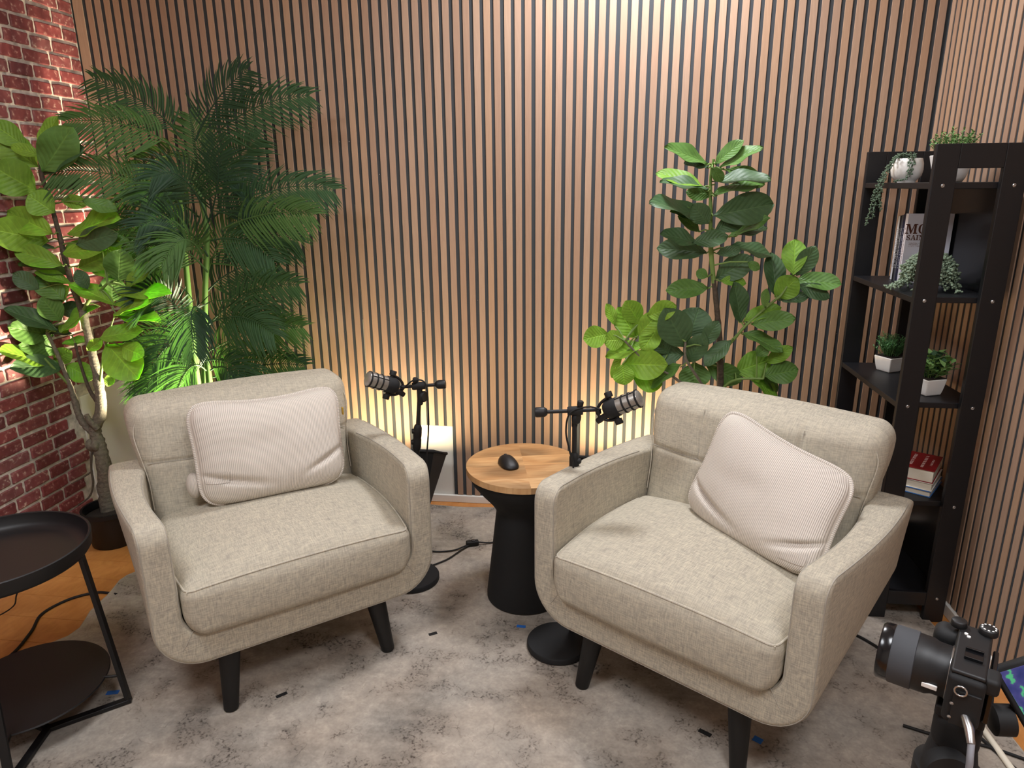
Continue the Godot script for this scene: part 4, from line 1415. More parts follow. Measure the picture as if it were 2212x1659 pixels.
func ladder_shelf() -> void:
	var o := thing("ladder_shelf", "tall narrow black shelf of five open tiers with two ladder frames against the right-hand slats", "shelf", Vector3(SX, 0.0, SZ))
	for s in [-1.0, 1.0]:
		for e in [-1.0, 1.0]:
			var b := B.new()
			b.box(Vector3(0.064, 1.524, 0.018), Transform3D(), 0.0025)
			part("post", b, M.black_wood, o, shift(e * 0.0915, 0.762, s * 0.26))
		var r := B.new()
		r.box(Vector3(0.12, 0.066, 0.0175), Transform3D(), 0.002)
		part("top_rail", r, M.black_wood, o, shift(0, 1.491, s * 0.26))
		var r2 := B.new()
		r2.box(Vector3(0.12, 0.05, 0.0175), Transform3D(), 0.002)
		part("bottom_rail", r2, M.black_wood, o, shift(0, 0.085, s * 0.26))
	var bolt := B.new()
	bolt.lathe([Vector2(0, 0), Vector2(0.0055, 0), Vector2(0.0052, 0.0022), Vector2(0.003, 0.0034), Vector2(0.0024, 0.0014), Vector2(0, 0.0014)], 14)
	var bm := bolt.mesh()
	for y in TIER:
		var b := B.new()
		b.box(Vector3(0.243, 0.018, 0.50), Transform3D(), 0.002)
		part("shelf_board", b, M.black_wood, o, shift(0, y, 0))
		for e in [-1.0, 1.0]:
			part("bolt", bm, M.steel, o, Transform3D(Basis(Vector3.RIGHT, PI / 2), Vector3(e * 0.0935, y, 0.269)))
	for r in [[TIER[3] + 0.009, TIER[4] - 0.009], [TIER[0] + 0.009, TIER[1] - 0.009]]:
		var b := B.new()
		b.box(Vector3(0.006, r[1] - r[0], 0.502), Transform3D(), 0.001)
		part("back_board", b, M.gloss_black, o, shift(0.112, (r[0] + r[1]) / 2, 0))

func words(text: String, size: float, font: String, bold := false) -> TextMesh:
	var t := TextMesh.new()
	var f := SystemFont.new()
	f.font_names = PackedStringArray([font])
	if bold: f.font_weight = 700
	t.font = f
	t.text = text
	t.font_size = 32
	t.pixel_size = size / 32.0
	t.depth = 0.0004
	return t

func print_lines(rows: int, length: float, tall: float, s: int) -> B:
	# rows of tiny strokes, as small print reads from across a room; runs along x, centred
	var rng := RandomNumberGenerator.new()
	rng.seed = s
	var b := B.new()
	for r in rows:
		var x := -length / 2
		while x < length / 2 - tall * 0.4:
			var w := tall * rng.randf_range(0.35, 0.75)
			var y := (r - (rows - 1) / 2.0) * tall * 1.7
			var k := rng.randi() % 3
			if k != 1: b.box(Vector3(w * 0.28, tall, 0.0004), shift(x + w * 0.15, y, 0), 0.0001)
			if k != 0: b.box(Vector3(w, tall * 0.22, 0.0004), shift(x + w / 2, y + tall * (0.39 if k == 1 else -0.39), 0), 0.0001)
			if k != 2: b.box(Vector3(w * 0.26, tall, 0.0004), shift(x + w * 0.85, y, 0), 0.0001)
			x += w + tall * (0.25 if rng.randf() < 0.8 else 0.9)
	return b

func book(label: String, size: Vector3, cover: Color, pos: Vector3, turn: float, spine_text: String, ink: Color, group: String, upright: bool, cover_text := []) -> void:
	# upright: spine on -x, boards facing z. lying: spine on +z.
	var o := thing("book", label, "book", pos, turn, group)
	var m := mat(cover, 0.4)
	var t := 0.0022
	if upright:
		for s in [-1.0, 1.0]:
			var b := B.new()
			b.box(Vector3(size.x, size.y, t), Transform3D(), 0.0006)
			part("cover", b, m, o, shift(0, size.y / 2, s * (size.z / 2 - t / 2)))
		var sp := B.new()
		sp.rbox(Vector3(t, size.y, size.z), 0.001, 2, 0)
		part("spine", sp, m, o, shift(-size.x / 2 + t / 2, size.y / 2, 0))
		var pg := B.new()
		pg.box(Vector3(size.x - 0.006, size.y - 0.006, size.z - t * 2), Transform3D(), 0.0006)
		part("pages", pg, M.paper, o, shift(-0.001, size.y / 2, 0))
		if spine_text:
			part("lettering", print_lines(1, size.y * 0.6, minf(size.z * 0.32, 0.0055), spine_text.length() * 7), mat(ink, 0.6), o, Transform3D(Basis(Vector3(0, -1, 0), Vector3(0, 0, 1), Vector3(-1, 0, 0)), Vector3(-size.x / 2 - 0.0002, size.y * 0.50, 0)))
		for c in cover_text:
			var w := words(c[0], c[1], "Droid Serif", c[4])
			part("lettering", w, mat(ink, 0.6), o, shift(c[2], c[3], size.z / 2 + 0.0003))
		if cover_text:
			part("lettering", print_lines(3, 0.05, 0.0028, 5), mat(ink.lightened(0.3), 0.6), o, shift(-0.034, 0.128, size.z / 2 + 0.0002))
	else:
		for s in [0.0, 1.0]:
			var b := B.new()
			b.box(Vector3(size.x, t, size.z), Transform3D(), 0.0006)
			part("cover", b, m, o, shift(0, lerpf(t / 2, size.y - t / 2, s), 0))
		var sp := B.new()
		sp.rbox(Vector3(t, size.y, size.z), 0.001, 2, 0)
		part("spine", sp, m, o, shift(-size.x / 2 + t / 2, size.y / 2, 0))
		var pg := B.new()
		pg.box(Vector3(size.x - 0.006, size.y - t * 2, size.z - 0.006), Transform3D(), 0.0006)
		part("pages", pg, M.paper, o, shift(0, size.y / 2, 0))
		if spine_text:
			part("lettering", print_lines(1, 0.02, size.y * 0.36, 3), mat(ink, 0.6), o, Transform3D(Basis(Vector3.UP, -PI / 2), Vector3(-size.x / 2 - 0.0002, size.y / 2, size.z * 0.30)))
		for c in cover_text:
			part("lettering", print_lines(1, c[1], c[2], int(c[1] * 1000)), mat(ink, 0.6), o, Transform3D(Basis(Vector3.UP, -PI / 2) * Basis(Vector3.RIGHT, -PI / 2), Vector3(c[0], size.y + 0.0002, 0)))

func pot_thing(called: String, label: String, pos: Vector3, turn := 0.0) -> Node3D:
	return thing(called, label, "potted plant", pos, turn)

func round_pot(o: Node3D, r: float, h: float) -> void:
	var b := B.new()
	b.lathe([Vector2(0, 0), Vector2(r * 0.62, 0), Vector2(r * 0.64, 0.005), Vector2(r * 0.70, 0.008), Vector2(r * 0.93, h * 0.28), Vector2(r, h * 0.52), Vector2(r * 0.97, h * 0.78), Vector2(r * 0.88, h * 0.985), Vector2(r * 0.86, h), Vector2(r * 0.82, h * 0.985), Vector2(r * 0.84, h * 0.8)], 40)
	part("pot", b, M.white, o)
	var s := B.new()
	s.lathe([Vector2(r * 0.6, h * 0.8), Vector2(r * 0.85, h * 0.86), Vector2(0, h * 0.9)], 24)
	part("soil", s, M.soil, o)

func square_pot(o: Node3D, top: float, bot: float, h: float) -> void:
	var b := B.new()
	b.rbox(Vector3(top * 2, h, top * 2), 0.004, 2, 4, shift(0, h / 2, 0), func(p: Vector3) -> Vector3:
		var t := clampf((p.y + h / 2) / h, 0.0, 1.0)
		var w := lerpf(bot, top, pow(t, 0.65)) / top
		return Vector3(p.x * w, p.y, p.z * w))
	part("pot", b, M.white, o)
	var s := B.new()
	s.box(Vector3(top * 1.86, 0.004, top * 1.86), shift(0, h + 0.0005, 0), 0.001)
	part("soil", s, M.soil, o)

func strand(b: B, pts: Array, rng: RandomNumberGenerator, size := 0.0085, gap := 0.0042) -> void:
	var path := smooth_path(pts, 10)
	b.tube(path, 0.0009, 5)
	var run := 0.0
	for k in path.size() - 1:
		var p: Vector3 = path[k]; var q: Vector3 = path[k + 1]
		run += p.distance_to(q)
		while run > gap:
			run -= gap
			var d := (q - p).normalized()
			var dir := (Vector3(rng.randf_range(-1, 1), rng.randf_range(-0.6, 0.9), rng.randf_range(-1, 1)) + d * 0.3).normalized()
			var c := p.lerp(q, rng.randf())
			# plump little leaf
			var s := dir.cross(Vector3(0.2, 0.9, 0.3)).normalized()
			var nn := s.cross(dir)
			var ln := size * rng.randf_range(0.8, 1.25)
			var w := ln * 0.28
			var i := b.vert(c, -dir)
			var m := c + dir * ln * 0.55
			b.vert(m + s * w, s); b.vert(m + nn * w, nn); b.vert(m - s * w, -s); b.vert(m - nn * w, -nn)
			b.vert(c + dir * ln, dir)
			for e in 4:
				var f := i + 1 + e; var g := i + 1 + (e + 1) % 4
				b.tri(i, f, g); b.tri(i + 5, f, g)

func tuft(rng: RandomNumberGenerator, b: B, n: int, spread: float, h: float, leaf: float, wide: float, base_y: float, per: int, stem_r := 0.0008) -> void:
	for k in n:
		var an := rng.randf() * TAU
		var rr := sqrt(rng.randf()) * spread
		var p0 := Vector3(cos(an) * rr * 0.35, base_y, sin(an) * rr * 0.35)
		var hh := h * rng.randf_range(0.55, 1.0) * (1.0 - 0.35 * rr / spread)
		var p1 := Vector3(cos(an) * rr, base_y + hh, sin(an) * rr)
		var mid := p0.lerp(p1, 0.5) + Vector3(0, hh * 0.12, 0)
		b.tube([p0, mid, p1], stem_r, 4)
		for j in per:
			var t := 0.25 + 0.75 * j / (per - 1.0)
			var p: Vector3 = p0.lerp(mid, t).lerp(mid.lerp(p1, t), t)
			var d := (p1 - p0).normalized()
			var a2 := j * 2.4 + k
			var out := Vector3(cos(a2), 0.35, sin(a2))
			b.leaflet(p, (out + d * 0.5).normalized(), Vector3(out.x * -0.3, 1, out.z * -0.3).normalized(), leaf * rng.randf_range(0.75, 1.15), leaf * wide, 0.15, 0.15)

func shelf_things() -> void:
	var rng := RandomNumberGenerator.new()
	rng.seed = 12
	var top: float = TIER[4] + 0.009
	# trailing string of pearls in a round bowl, top tier
	var a := pot_thing("trailing_succulent", "trailing succulent spilling from a round white bowl on the top tier of the black shelf", Vector3(3.172, top, 0.365))
	round_pot(a, 0.048, 0.076)
	var b := B.new()
	var V := func(x, y, z): return Vector3(x, y, z)
	for s in [
		[V.call(0.0, 0.070, 0.0), V.call(-0.030, 0.088, 0.012), V.call(-0.062, 0.062, 0.03), V.call(-0.088, 0.014, 0.04), V.call(-0.100, -0.045, 0.045), V.call(-0.104, -0.115, 0.045)],
		[V.call(0.0, 0.070, 0.0), V.call(-0.025, 0.090, 0.02), V.call(-0.058, 0.070, 0.04), V.call(-0.082, 0.020, 0.05), V.call(-0.092, -0.03, 0.052), V.call(-0.086, -0.088, 0.05)],
		[V.call(0.0, 0.070, 0.0), V.call(-0.028, 0.086, -0.005), V.call(-0.066, 0.052, 0.018), V.call(-0.094, 0.0, 0.03), V.call(-0.108, -0.06, 0.034), V.call(-0.116, -0.135, 0.036)],
		[V.call(0.0, 0.072, 0.01), V.call(-0.010, 0.088, 0.036), V.call(-0.016, 0.05, 0.056), V.call(-0.02, 0.018, 0.055), V.call(-0.032, 0.006, 0.055), V.call(-0.058, 0.006, 0.052)],
		[V.call(0.0, 0.072, 0.0), V.call(0.006, 0.088, 0.03), V.call(-0.004, 0.060, 0.052), V.call(-0.01, 0.022, 0.054)],
		[V.call(0.01, 0.070, 0.0), V.call(0.012, 0.085, 0.01), V.call(-0.02, 0.088, 0.0)], [V.call(0.0, 0.07, 0.0), V.call(-0.03, 0.085, 0.02), V.call(-0.05, 0.072, 0.02)]]:
		strand(b, s, rng, 0.0085, 0.0022)
	part("foliage", b, M.sage_dark, a)
	# boxwood in a square tapered pot, top tier
	var c := pot_thing("boxwood_plant", "small bushy green plant in a tapered white pot behind the black shelf's top rail", Vector3(3.245, top, 0.50))
	var cone := B.new()
	cone.lathe([Vector2(0, 0), Vector2(0.034, 0), Vector2(0.038, 0.003), Vector2(0.044, 0.014), Vector2(0.058, 0.066), Vector2(0.061, 0.078), Vector2(0.059, 0.080), Vector2(0.057, 0.078), Vector2(0.052, 0.06)], 40)
	part("pot", cone, M.white, c)
	var cb := B.new()
	tuft(rng, cb, 70, 0.068, 0.115, 0.0135, 0.5, 0.060, 10)
	part("foliage", cb, M.box_leaf, c)
	# books standing on the second tier
	var t2: float = TIER[3] + 0.009
	var z := 0.405
	var ds := [[0.022, rgb8(226, 226, 238), rgb8(92, 52, 40), "a", "white book with brown lettering on its cover, frontmost of the upright row"],
		[0.022, rgb8(34, 38, 62), rgb8(170, 175, 190), "bb", "navy book with a thin spine just behind the white book on the shelf"],
		[0.020, rgb8(70, 72, 80), rgb8(200, 200, 200), "ccc", "grey book with pale spine lettering in the middle of the upright row"],
		[0.018, rgb8(28, 28, 32), rgb8(190, 190, 190), "dddd", "black book second from the back of the upright row on the shelf"],
		[0.020, rgb8(206, 206, 210), rgb8(60, 60, 66), "eeeee", "pale grey book at the back of the upright row on the shelf"]]
	for k in 5:
		var d: Array = ds[k]
		z -= d[0] / 2
		var txt := [["MO", 0.042, -0.040, 0.178, true], ["SAINT", 0.022, -0.034, 0.150, true]] if k == 0 else []
		book(d[4], Vector3(0.142, 0.228 - 0.003 * k, d[0] - 0.0008), d[1], Vector3(3.254 + 0.002 * k, t2, z), 0.0, d[3], d[2], "books standing upright on the shelf", true, txt)
		z -= d[0] / 2
	# trailing succulent in front of the books
	var e := pot_thing("trailing_succulent", "bushy grey-green trailing succulent in a small white pot in front of the upright books", Vector3(3.205, t2, 0.56))
	round_pot(e, 0.04, 0.078)
	var eb := B.new()
	for k in 60:
		var an := TAU * k / 60.0 + rng.randf() * 0.2
		var dir := Vector3(cos(an), 0, sin(an))
		if dir.z > 0.2: dir.z *= 0.9
		var r := rng.randf_range(0.050, 0.072)
		var ln := rng.randf_range(0.0, 0.05)
		var stop := rng.randf_range(0.0, 0.04)
		var pts := [Vector3(0, 0.075, 0), dir * 0.03 + Vector3(0, 0.108, 0), dir * r + Vector3(0, 0.075, 0), dir * (r + 0.006) + Vector3(0, 0.035 + stop * 0.3, 0), dir * (r + 0.010) + Vector3(0, 0.008 + stop, 0)]
		if k % 3 == 0: pts.append(Vector3(clampf(dir.x * (r + 0.03 + ln), -0.12, 0.10), 0.007, clampf(dir.z * (r + 0.02 + ln), -0.06, 0.12)))
		strand(eb, pts, rng, 0.0135, 0.0042)
	part("foliage", eb, M.sage, e)
	# two small pots on the third tier
	var t3: float = TIER[2] + 0.009
	var f := pot_thing("fern_plant", "feathery green plant in a square white pot on the middle tier, left of the posts", Vector3(3.222, t3, 0.325), 0.5)
	square_pot(f, 0.037, 0.026, 0.055)
	var fb := B.new()
	tuft(rng, fb, 64, 0.060, 0.105, 0.0125, 0.34, 0.050, 18)
	part("foliage", fb, M.fern_leaf, f)
	var g := pot_thing("mint_plant", "round-leaved green plant in a square white pot on the middle tier, between the front posts", Vector3(3.232, t3, 0.61), 0.35)
	square_pot(g, 0.037, 0.027, 0.055)
	var gb := B.new()
	tuft(rng, gb, 34, 0.064, 0.10, 0.030, 0.66, 0.050, 5)
	part("foliage", gb, M.mint_leaf, g)
	var gb2 := B.new()
	tuft(rng, gb2, 24, 0.056, 0.095, 0.026, 0.62, 0.05, 5)
	part("foliage", gb2, M.mint_dark, g)
	# three books lying on the fourth tier
	var y: float = TIER[1] + 0.009
	var st := [[0.020, rgb8(52, 106, 168), Color.WHITE, "", "blue book lying at the bottom of the stack on the fourth tier", 0.115, 0.165, []],
		[0.027, rgb8(236, 232, 222), rgb8(40, 50, 80), "f", "white book with cream boards in the middle of the lying stack", 0.112, 0.160, []],
		[0.043, rgb8(134, 22, 30), rgb8(226, 200, 190), "", "thick red book lying on top of the stack on the fourth tier", 0.106, 0.160, [[-0.022, 0.11, 0.009], [0.012, 0.12, 0.008], [0.034, 0.06, 0.006]]]]
	for k in 3:
		var d: Array = st[k]
		book(d[4], Vector3(d[5], d[0], d[6]), d[1], Vector3(3.262, y, 0.585), -0.62 + 0.03 * k, d[3], d[2], "books lying in a stack on the shelf", false, d[7])
		y += d[0]

# ---------------------------------------------------------------- microphones
func mic_stand(label: String, base: Vector3, top: Vector3, tip: Vector3, weight: Vector3, kside: float) -> void:
	var o := thing("mic_stand", label, "microphone stand", base, 0.0, "round-based black microphone stands")
	var d := B.new()
	d.lathe([Vector2(0, 0), Vector2(0.094, 0), Vector2(0.098, 0.003), Vector2(0.098, 0.017), Vector2(0.095, 0.021), Vector2(0.03, 0.0225), Vector2(0, 0.0225)], 56)
	part("base", d, M.black_matt, o)
	var t := top - base
	var foot := Vector3(-kside * -0.045, 0.0, -0.05) if kside > 0 else Vector3(-0.02, 0, -0.03)
	var axis := (t - foot).normalized()
	var p := B.new()
	p.tube([foot + Vector3(0, 0.02, 0), foot.lerp(t, 0.76)], 0.0105, 14)
	part("lower_pole", p, M.black_metal, o)
	var p2 := B.new()
	p2.tube([foot.lerp(t, 0.7), t], 0.0075, 12)
	part("upper_pole", p2, M.black_metal, o)
	var c := B.new()
	c.lathe([Vector2(0.0105, -0.05), Vector2(0.0135, -0.05), Vector2(0.0150, -0.04), Vector2(0.0150, -0.012), Vector2(0.0135, -0.008), Vector2(0.0150, 0.0), Vector2(0.0150, 0.03), Vector2(0.012, 0.04), Vector2(0.008, 0.045)], 20, at_dir(foot.lerp(t, 0.77), axis))
	part("clutch", c, M.black_rubber, o)
	for k in 2:
		var kb := B.new()
		kb.lathe([Vector2(0, 0), Vector2(0.006, 0), Vector2(0.006, 0.008), Vector2(0.0085, 0.010), Vector2(0.0090, 0.018), Vector2(0.007, 0.021), Vector2(0, 0.021)], 14, at_dir(foot.lerp(t, 0.77) + axis * (0.02 - 0.042 * k), Vector3(kside, 0, 0.35)))
		part("clutch_knob", kb, M.black_rubber, o)
	# swivel head, its round knob, the clamp and the boom with its weight
	var bd := (weight - tip).normalized()
	var side := bd.cross(Vector3.UP).normalized()
	if side.z < 0: side = -side
	var h := B.new()
	h.rbox(Vector3(0.018, 0.062, 0.016), 0.006, 3, 0, Transform3D(Basis(), t + Vector3(0, -0.022, 0)))
	part("swivel", h, M.black_rubber, o)
	var kn := B.new()
	kn.lathe([Vector2(0, 0), Vector2(0.012, 0), Vector2(0.0185, 0.004), Vector2(0.0195, 0.012), Vector2(0.0165, 0.018), Vector2(0, 0.018)], 24, at_dir(t + Vector3(0, -0.022, 0) + bd * 0.004, (bd * 0.9 * signf(kside) * -1.0 + side * 0.5).normalized()))
	part("swivel_knob", kn, M.black_rubber, o)
	var on := tip + bd * (top - tip).dot(bd)
	var rod := B.new()
	rod.tube([tip - base, weight - base], 0.0058, 12)
	part("boom", rod, M.black_metal, o)
	var cl := B.new()
	cl.lathe([Vector2(0.0058, -0.024), Vector2(0.0125, -0.024), Vector2(0.0135, -0.02), Vector2(0.0135, 0.018), Vector2(0.0115, 0.022), Vector2(0.0058, 0.022)], 18, at_dir(on - base, bd))
	part("clamp", cl, M.black_rubber, o)
	var tk := B.new()
	tk.lathe([Vector2(0, 0), Vector2(0.007, 0), Vector2(0.007, 0.006), Vector2(0.0095, 0.008), Vector2(0.0095, 0.020), Vector2(0.008, 0.022), Vector2(0, 0.022)], 16, at_dir(on - base + Vector3(0, 0.008, 0) - bd * 0.014 , Vector3(0.15, 1, 0.1)))
	part("clamp_knob", tk, M.black_rubber, o)
	var w := B.new()
	w.lathe([Vector2(0, -0.002), Vector2(0.0085, -0.002), Vector2(0.0105, 0.0), Vector2(0.0145, 0.006), Vector2(0.0155, 0.010), Vector2(0.0155, 0.030), Vector2(0.014, 0.034), Vector2(0, 0.034)], 22, at_dir(weight - base - bd * 0.02, bd))
	part("counterweight", w, M.black_metal, o)

func microphone(label: String, rear: Vector3, d: Vector3, eye: Vector3, tip: Vector3) -> void:
	var o := thing("microphone", label, "microphone", rear, 0.0, "broadcast microphones")
	d = d.normalized()
	var k := d.cross(eye).normalized()
	if k.y < 0: k = -k
	var xf := at_dir(Vector3.ZERO, d, k)
	var body := B.new()
	body.lathe([Vector2(0, 0), Vector2(0.012, 0), Vector2(0.022, 0.003), Vector2(0.0275, 0.010), Vector2(0.0285, 0.018), Vector2(0.0285, 0.044), Vector2(0.0270, 0.047), Vector2(0, 0.047)], 40, xf)
	part("body", body, M.black_matt, o)
	var gr := B.new()
	gr.lathe([Vector2(0.0262, 0.046), Vector2(0.0262, 0.110), Vector2(0.025, 0.114)], 48, xf)
	part("grille", gr, M.grille, o)
	var fc := B.new()
	fc.lathe([Vector2(0.0245, 0.1135), Vector2(0.021, 0.1165), Vector2(0.011, 0.1185), Vector2(0, 0.119)], 40, xf)
	part("grille_face", fc, M.grille_face, o)
	for y in [0.067, 0.0885, 0.1095]:
		var r := B.new()
		r.lathe([Vector2(0.0258, y - 0.0028), Vector2(0.0278, y - 0.0026), Vector2(0.0278, y + 0.0026), Vector2(0.0258, y + 0.0028)], 40, xf)
		part("band", r, M.black_matt, o)
	for s in 4:
		var an := TAU * s / 4 + 0.6
		var off := (k * cos(an) + d.cross(k) * sin(an)) * 0.0272
		var st := B.new()
		st.tube([d * 0.046 + off, d * 0.11 + off], 0.0014, 6)
		part("strut", st, M.black_matt, o)
	# yoke: knobs either side, arms that meet behind
	for s in [-1.0, 1.0]:
		var kb := B.new()
		kb.lathe([Vector2(0, 0), Vector2(0.006, 0), Vector2(0.006, 0.005), Vector2(0.0115, 0.006), Vector2(0.0120, 0.020), Vector2(0.010, 0.0225), Vector2(0, 0.0225)], 20, at_dir(d * 0.03 + k * s * 0.028, k * s))
		part("yoke_knob", kb, M.black_rubber, o)
	var y := B.new()
	var pts := []
	for j in 17:
		var an := lerpf(-PI / 2, PI / 2, j / 16.0)
		pts.append(k * sin(an) * 0.0335 + d * (0.028 - cos(an) * 0.050))
	y.tube(pts, 0.0048, 8)
	part("yoke", y, M.black_metal, o)
	var jn := B.new()
	jn.tube([d * -0.020, tip - rear], 0.0085, 12)
	part("joint", jn, M.black_rubber, o)
	var cn := B.new()
	cn.lathe([Vector2(0, -0.034), Vector2(0.0085, -0.034), Vector2(0.0095, -0.028), Vector2(0.0095, 0.0), Vector2(0, 0.0)], 18, at_dir(-k * 0.012, (d - k * -0.25).normalized(), k))
	part("connector", cn, M.black_metal, o)

func cable(called: String, label: String, pts: Array, r: float, m: Material, group := "") -> Node3D:
	var b := B.new()
	b.tube(smooth_path(pts, 9), r, 8)
	return tag(part(called, b, m, self), label, "cable", group)

# ---------------------------------------------------------------- tables
func drum_table() -> void:
	var o := thing("drum_table", "black hourglass drum table with a round mango wood top between the armchairs", "side table", Vector3(1.937, 0.008, 0.725), PI / 2 + 0.22)
	var b := B.new()
	b.lathe([Vector2(0, 0), Vector2(0.128, 0), Vector2(0.134, 0.004), Vector2(0.134, 0.02), Vector2(0.124, 0.10), Vector2(0.110, 0.22), Vector2(0.099, 0.315), Vector2(0.097, 0.332), Vector2(0.099, 0.345), Vector2(0.116, 0.372), Vector2(0.150, 0.412), Vector2(0.178, 0.448), Vector2(0.189, 0.472), Vector2(0.190, 0.480), Vector2(0.186, 0.482), Vector2(0, 0.482)], 72)
	part("base", b, M.black_matt, o)
	var circ := PackedVector2Array()
	for k in 96: circ.append(Vector2(cos(TAU * k / 96), sin(TAU * k / 96)) * 0.197)
	var cuts := [-0.21, -0.118, -0.012, 0.074, 0.21]
	for k in 4:
		var strip := PackedVector2Array([Vector2(cuts[k] + 0.0003, -0.3), Vector2(cuts[k + 1] - 0.0003, -0.3), Vector2(cuts[k + 1] - 0.0003, 0.3), Vector2(cuts[k] + 0.0003, 0.3)])
		for poly in Geometry2D.intersect_polygons(circ, strip):
			var p := B.new()
			p.extrude(poly, 0.021, Transform3D(Basis(Vector3.RIGHT, -PI / 2), Vector3(0, 0.482, 0)))
			part("plank", p, M.mango[k], o)
	var m := thing("computer_mouse", "small black computer mouse lying on the round wooden table top", "mouse", Vector3(1.885, 0.512, 0.74), 0.5)
	var s := B.new()
	s.grid(func(u: float, v: float) -> Vector3:
		var th := u * TAU; var ph := v * PI
		var q := Vector3(pow(absf(cos(th)), 0.8) * signf(cos(th)) * sin(ph) * 0.030, 0, pow(absf(sin(th)), 0.8) * signf(sin(th)) * sin(ph) * 0.050)
		var yy := cos(ph)
		q.y = 0.026 * (yy if yy > 0 else 0.0) * (1.0 - 0.25 * q.z / 0.05) + 0.003
		if yy < 0: q.y = 0.002 * (1.0 + yy)
		return q, 32, 24, true)
	part("shell", s, M.black, m)
	var wh := B.new()
	wh.tube([Vector3(-0.004, 0.024, -0.028), Vector3(0.004, 0.024, -0.028)], 0.006, 14)
	part("scroll_wheel", wh, M.black_rubber, m)

func tray_table() -> void:
	var o := thing("tray_table", "round black tray table with a lower disc shelf in front of the brick wall", "side table", Vector3(0.635, 0.0, 1.465))
	var t := B.new()
	t.lathe([Vector2(0, 0.482), Vector2(0.196, 0.482), Vector2(0.205, 0.486), Vector2(0.212, 0.496), Vector2(0.214, 0.528), Vector2(0.211, 0.530), Vector2(0.207, 0.528), Vector2(0.203, 0.502), Vector2(0.194, 0.491), Vector2(0.17, 0.488), Vector2(0, 0.488)], 80)
	part("tray", t, M.black, o)
	var d := B.new()
	d.lathe([Vector2(0, 0.098), Vector2(0.195, 0.098), Vector2(0.197, 0.101), Vector2(0.195, 0.104), Vector2(0, 0.104)], 80)
	part("lower_disc", d, M.black, o)
	var feet := [Vector3(0.233, 0.0, -0.072), Vector3(0.125, 0.0, 0.225), Vector3(-0.225, 0.0, -0.02)]
	var hub := Vector3(0.085, 0.018, 0.055)
	for f in feet:
		var out := Vector3(f.x, 0, f.z).normalized()
		var up: Vector3 = out * 0.196 + Vector3(0, 0.484, 0)
		var lo: Vector3 = f + Vector3(0, 0.010, 0)
		var b := B.new()
		var y := (up - lo).normalized()
		var x := y.cross(out).normalized()
		b.box(Vector3(0.020, up.distance_to(lo), 0.012), Transform3D(Basis(x, y, x.cross(y)), (up + lo) / 2), 0.0015)
		part("leg", b, M.black, o)
		var h := B.new()
		var hz: Vector3 = (hub - lo)
		hz.y = 0
		var zz := hz.normalized()
		h.box(Vector3(0.020, 0.012, hz.length() + 0.01), Transform3D(Basis(Vector3.UP.cross(zz), Vector3.UP, zz), Vector3((lo.x + hub.x) / 2, 0.016, (lo.z + hub.z) / 2)), 0.0015)
		part("base_bar", h, M.black, o)
		var st := B.new()
		st.tube([out * 0.19 + Vector3(0, 0.101, 0), lo.lerp(up, 0.19)], 0.004, 8)
		part("disc_bracket", st, M.black, o)
	# charging puck stuck under the tray, with its lead
	var p := thing("charger_puck", "flat black disc stuck beneath the black tray with a thin lead", "charger", Vector3(0.742, 0.474, 1.492))
	var q := B.new()
	q.lathe([Vector2(0, -0.010), Vector2(0.024, -0.010), Vector2(0.028, -0.006), Vector2(0.028, 0.006), Vector2(0.024, 0.0085), Vector2(0, 0.0085)], 28)
	part("disc", q, M.black_rubber, p)
	var l := B.new()
	l.tube(smooth_path([Vector3(-0.01, -0.006, 0.015), Vector3(-0.03, -0.05, 0.02), Vector3(-0.07, -0.10, 0.0), Vector3(-0.14, -0.14, 0.0), Vector3(-0.22, -0.15, 0.02), Vector3(-0.32, -0.18, 0.03)], 8), 0.0018, 6)
	part("lead", l, M.black_rubber, p)

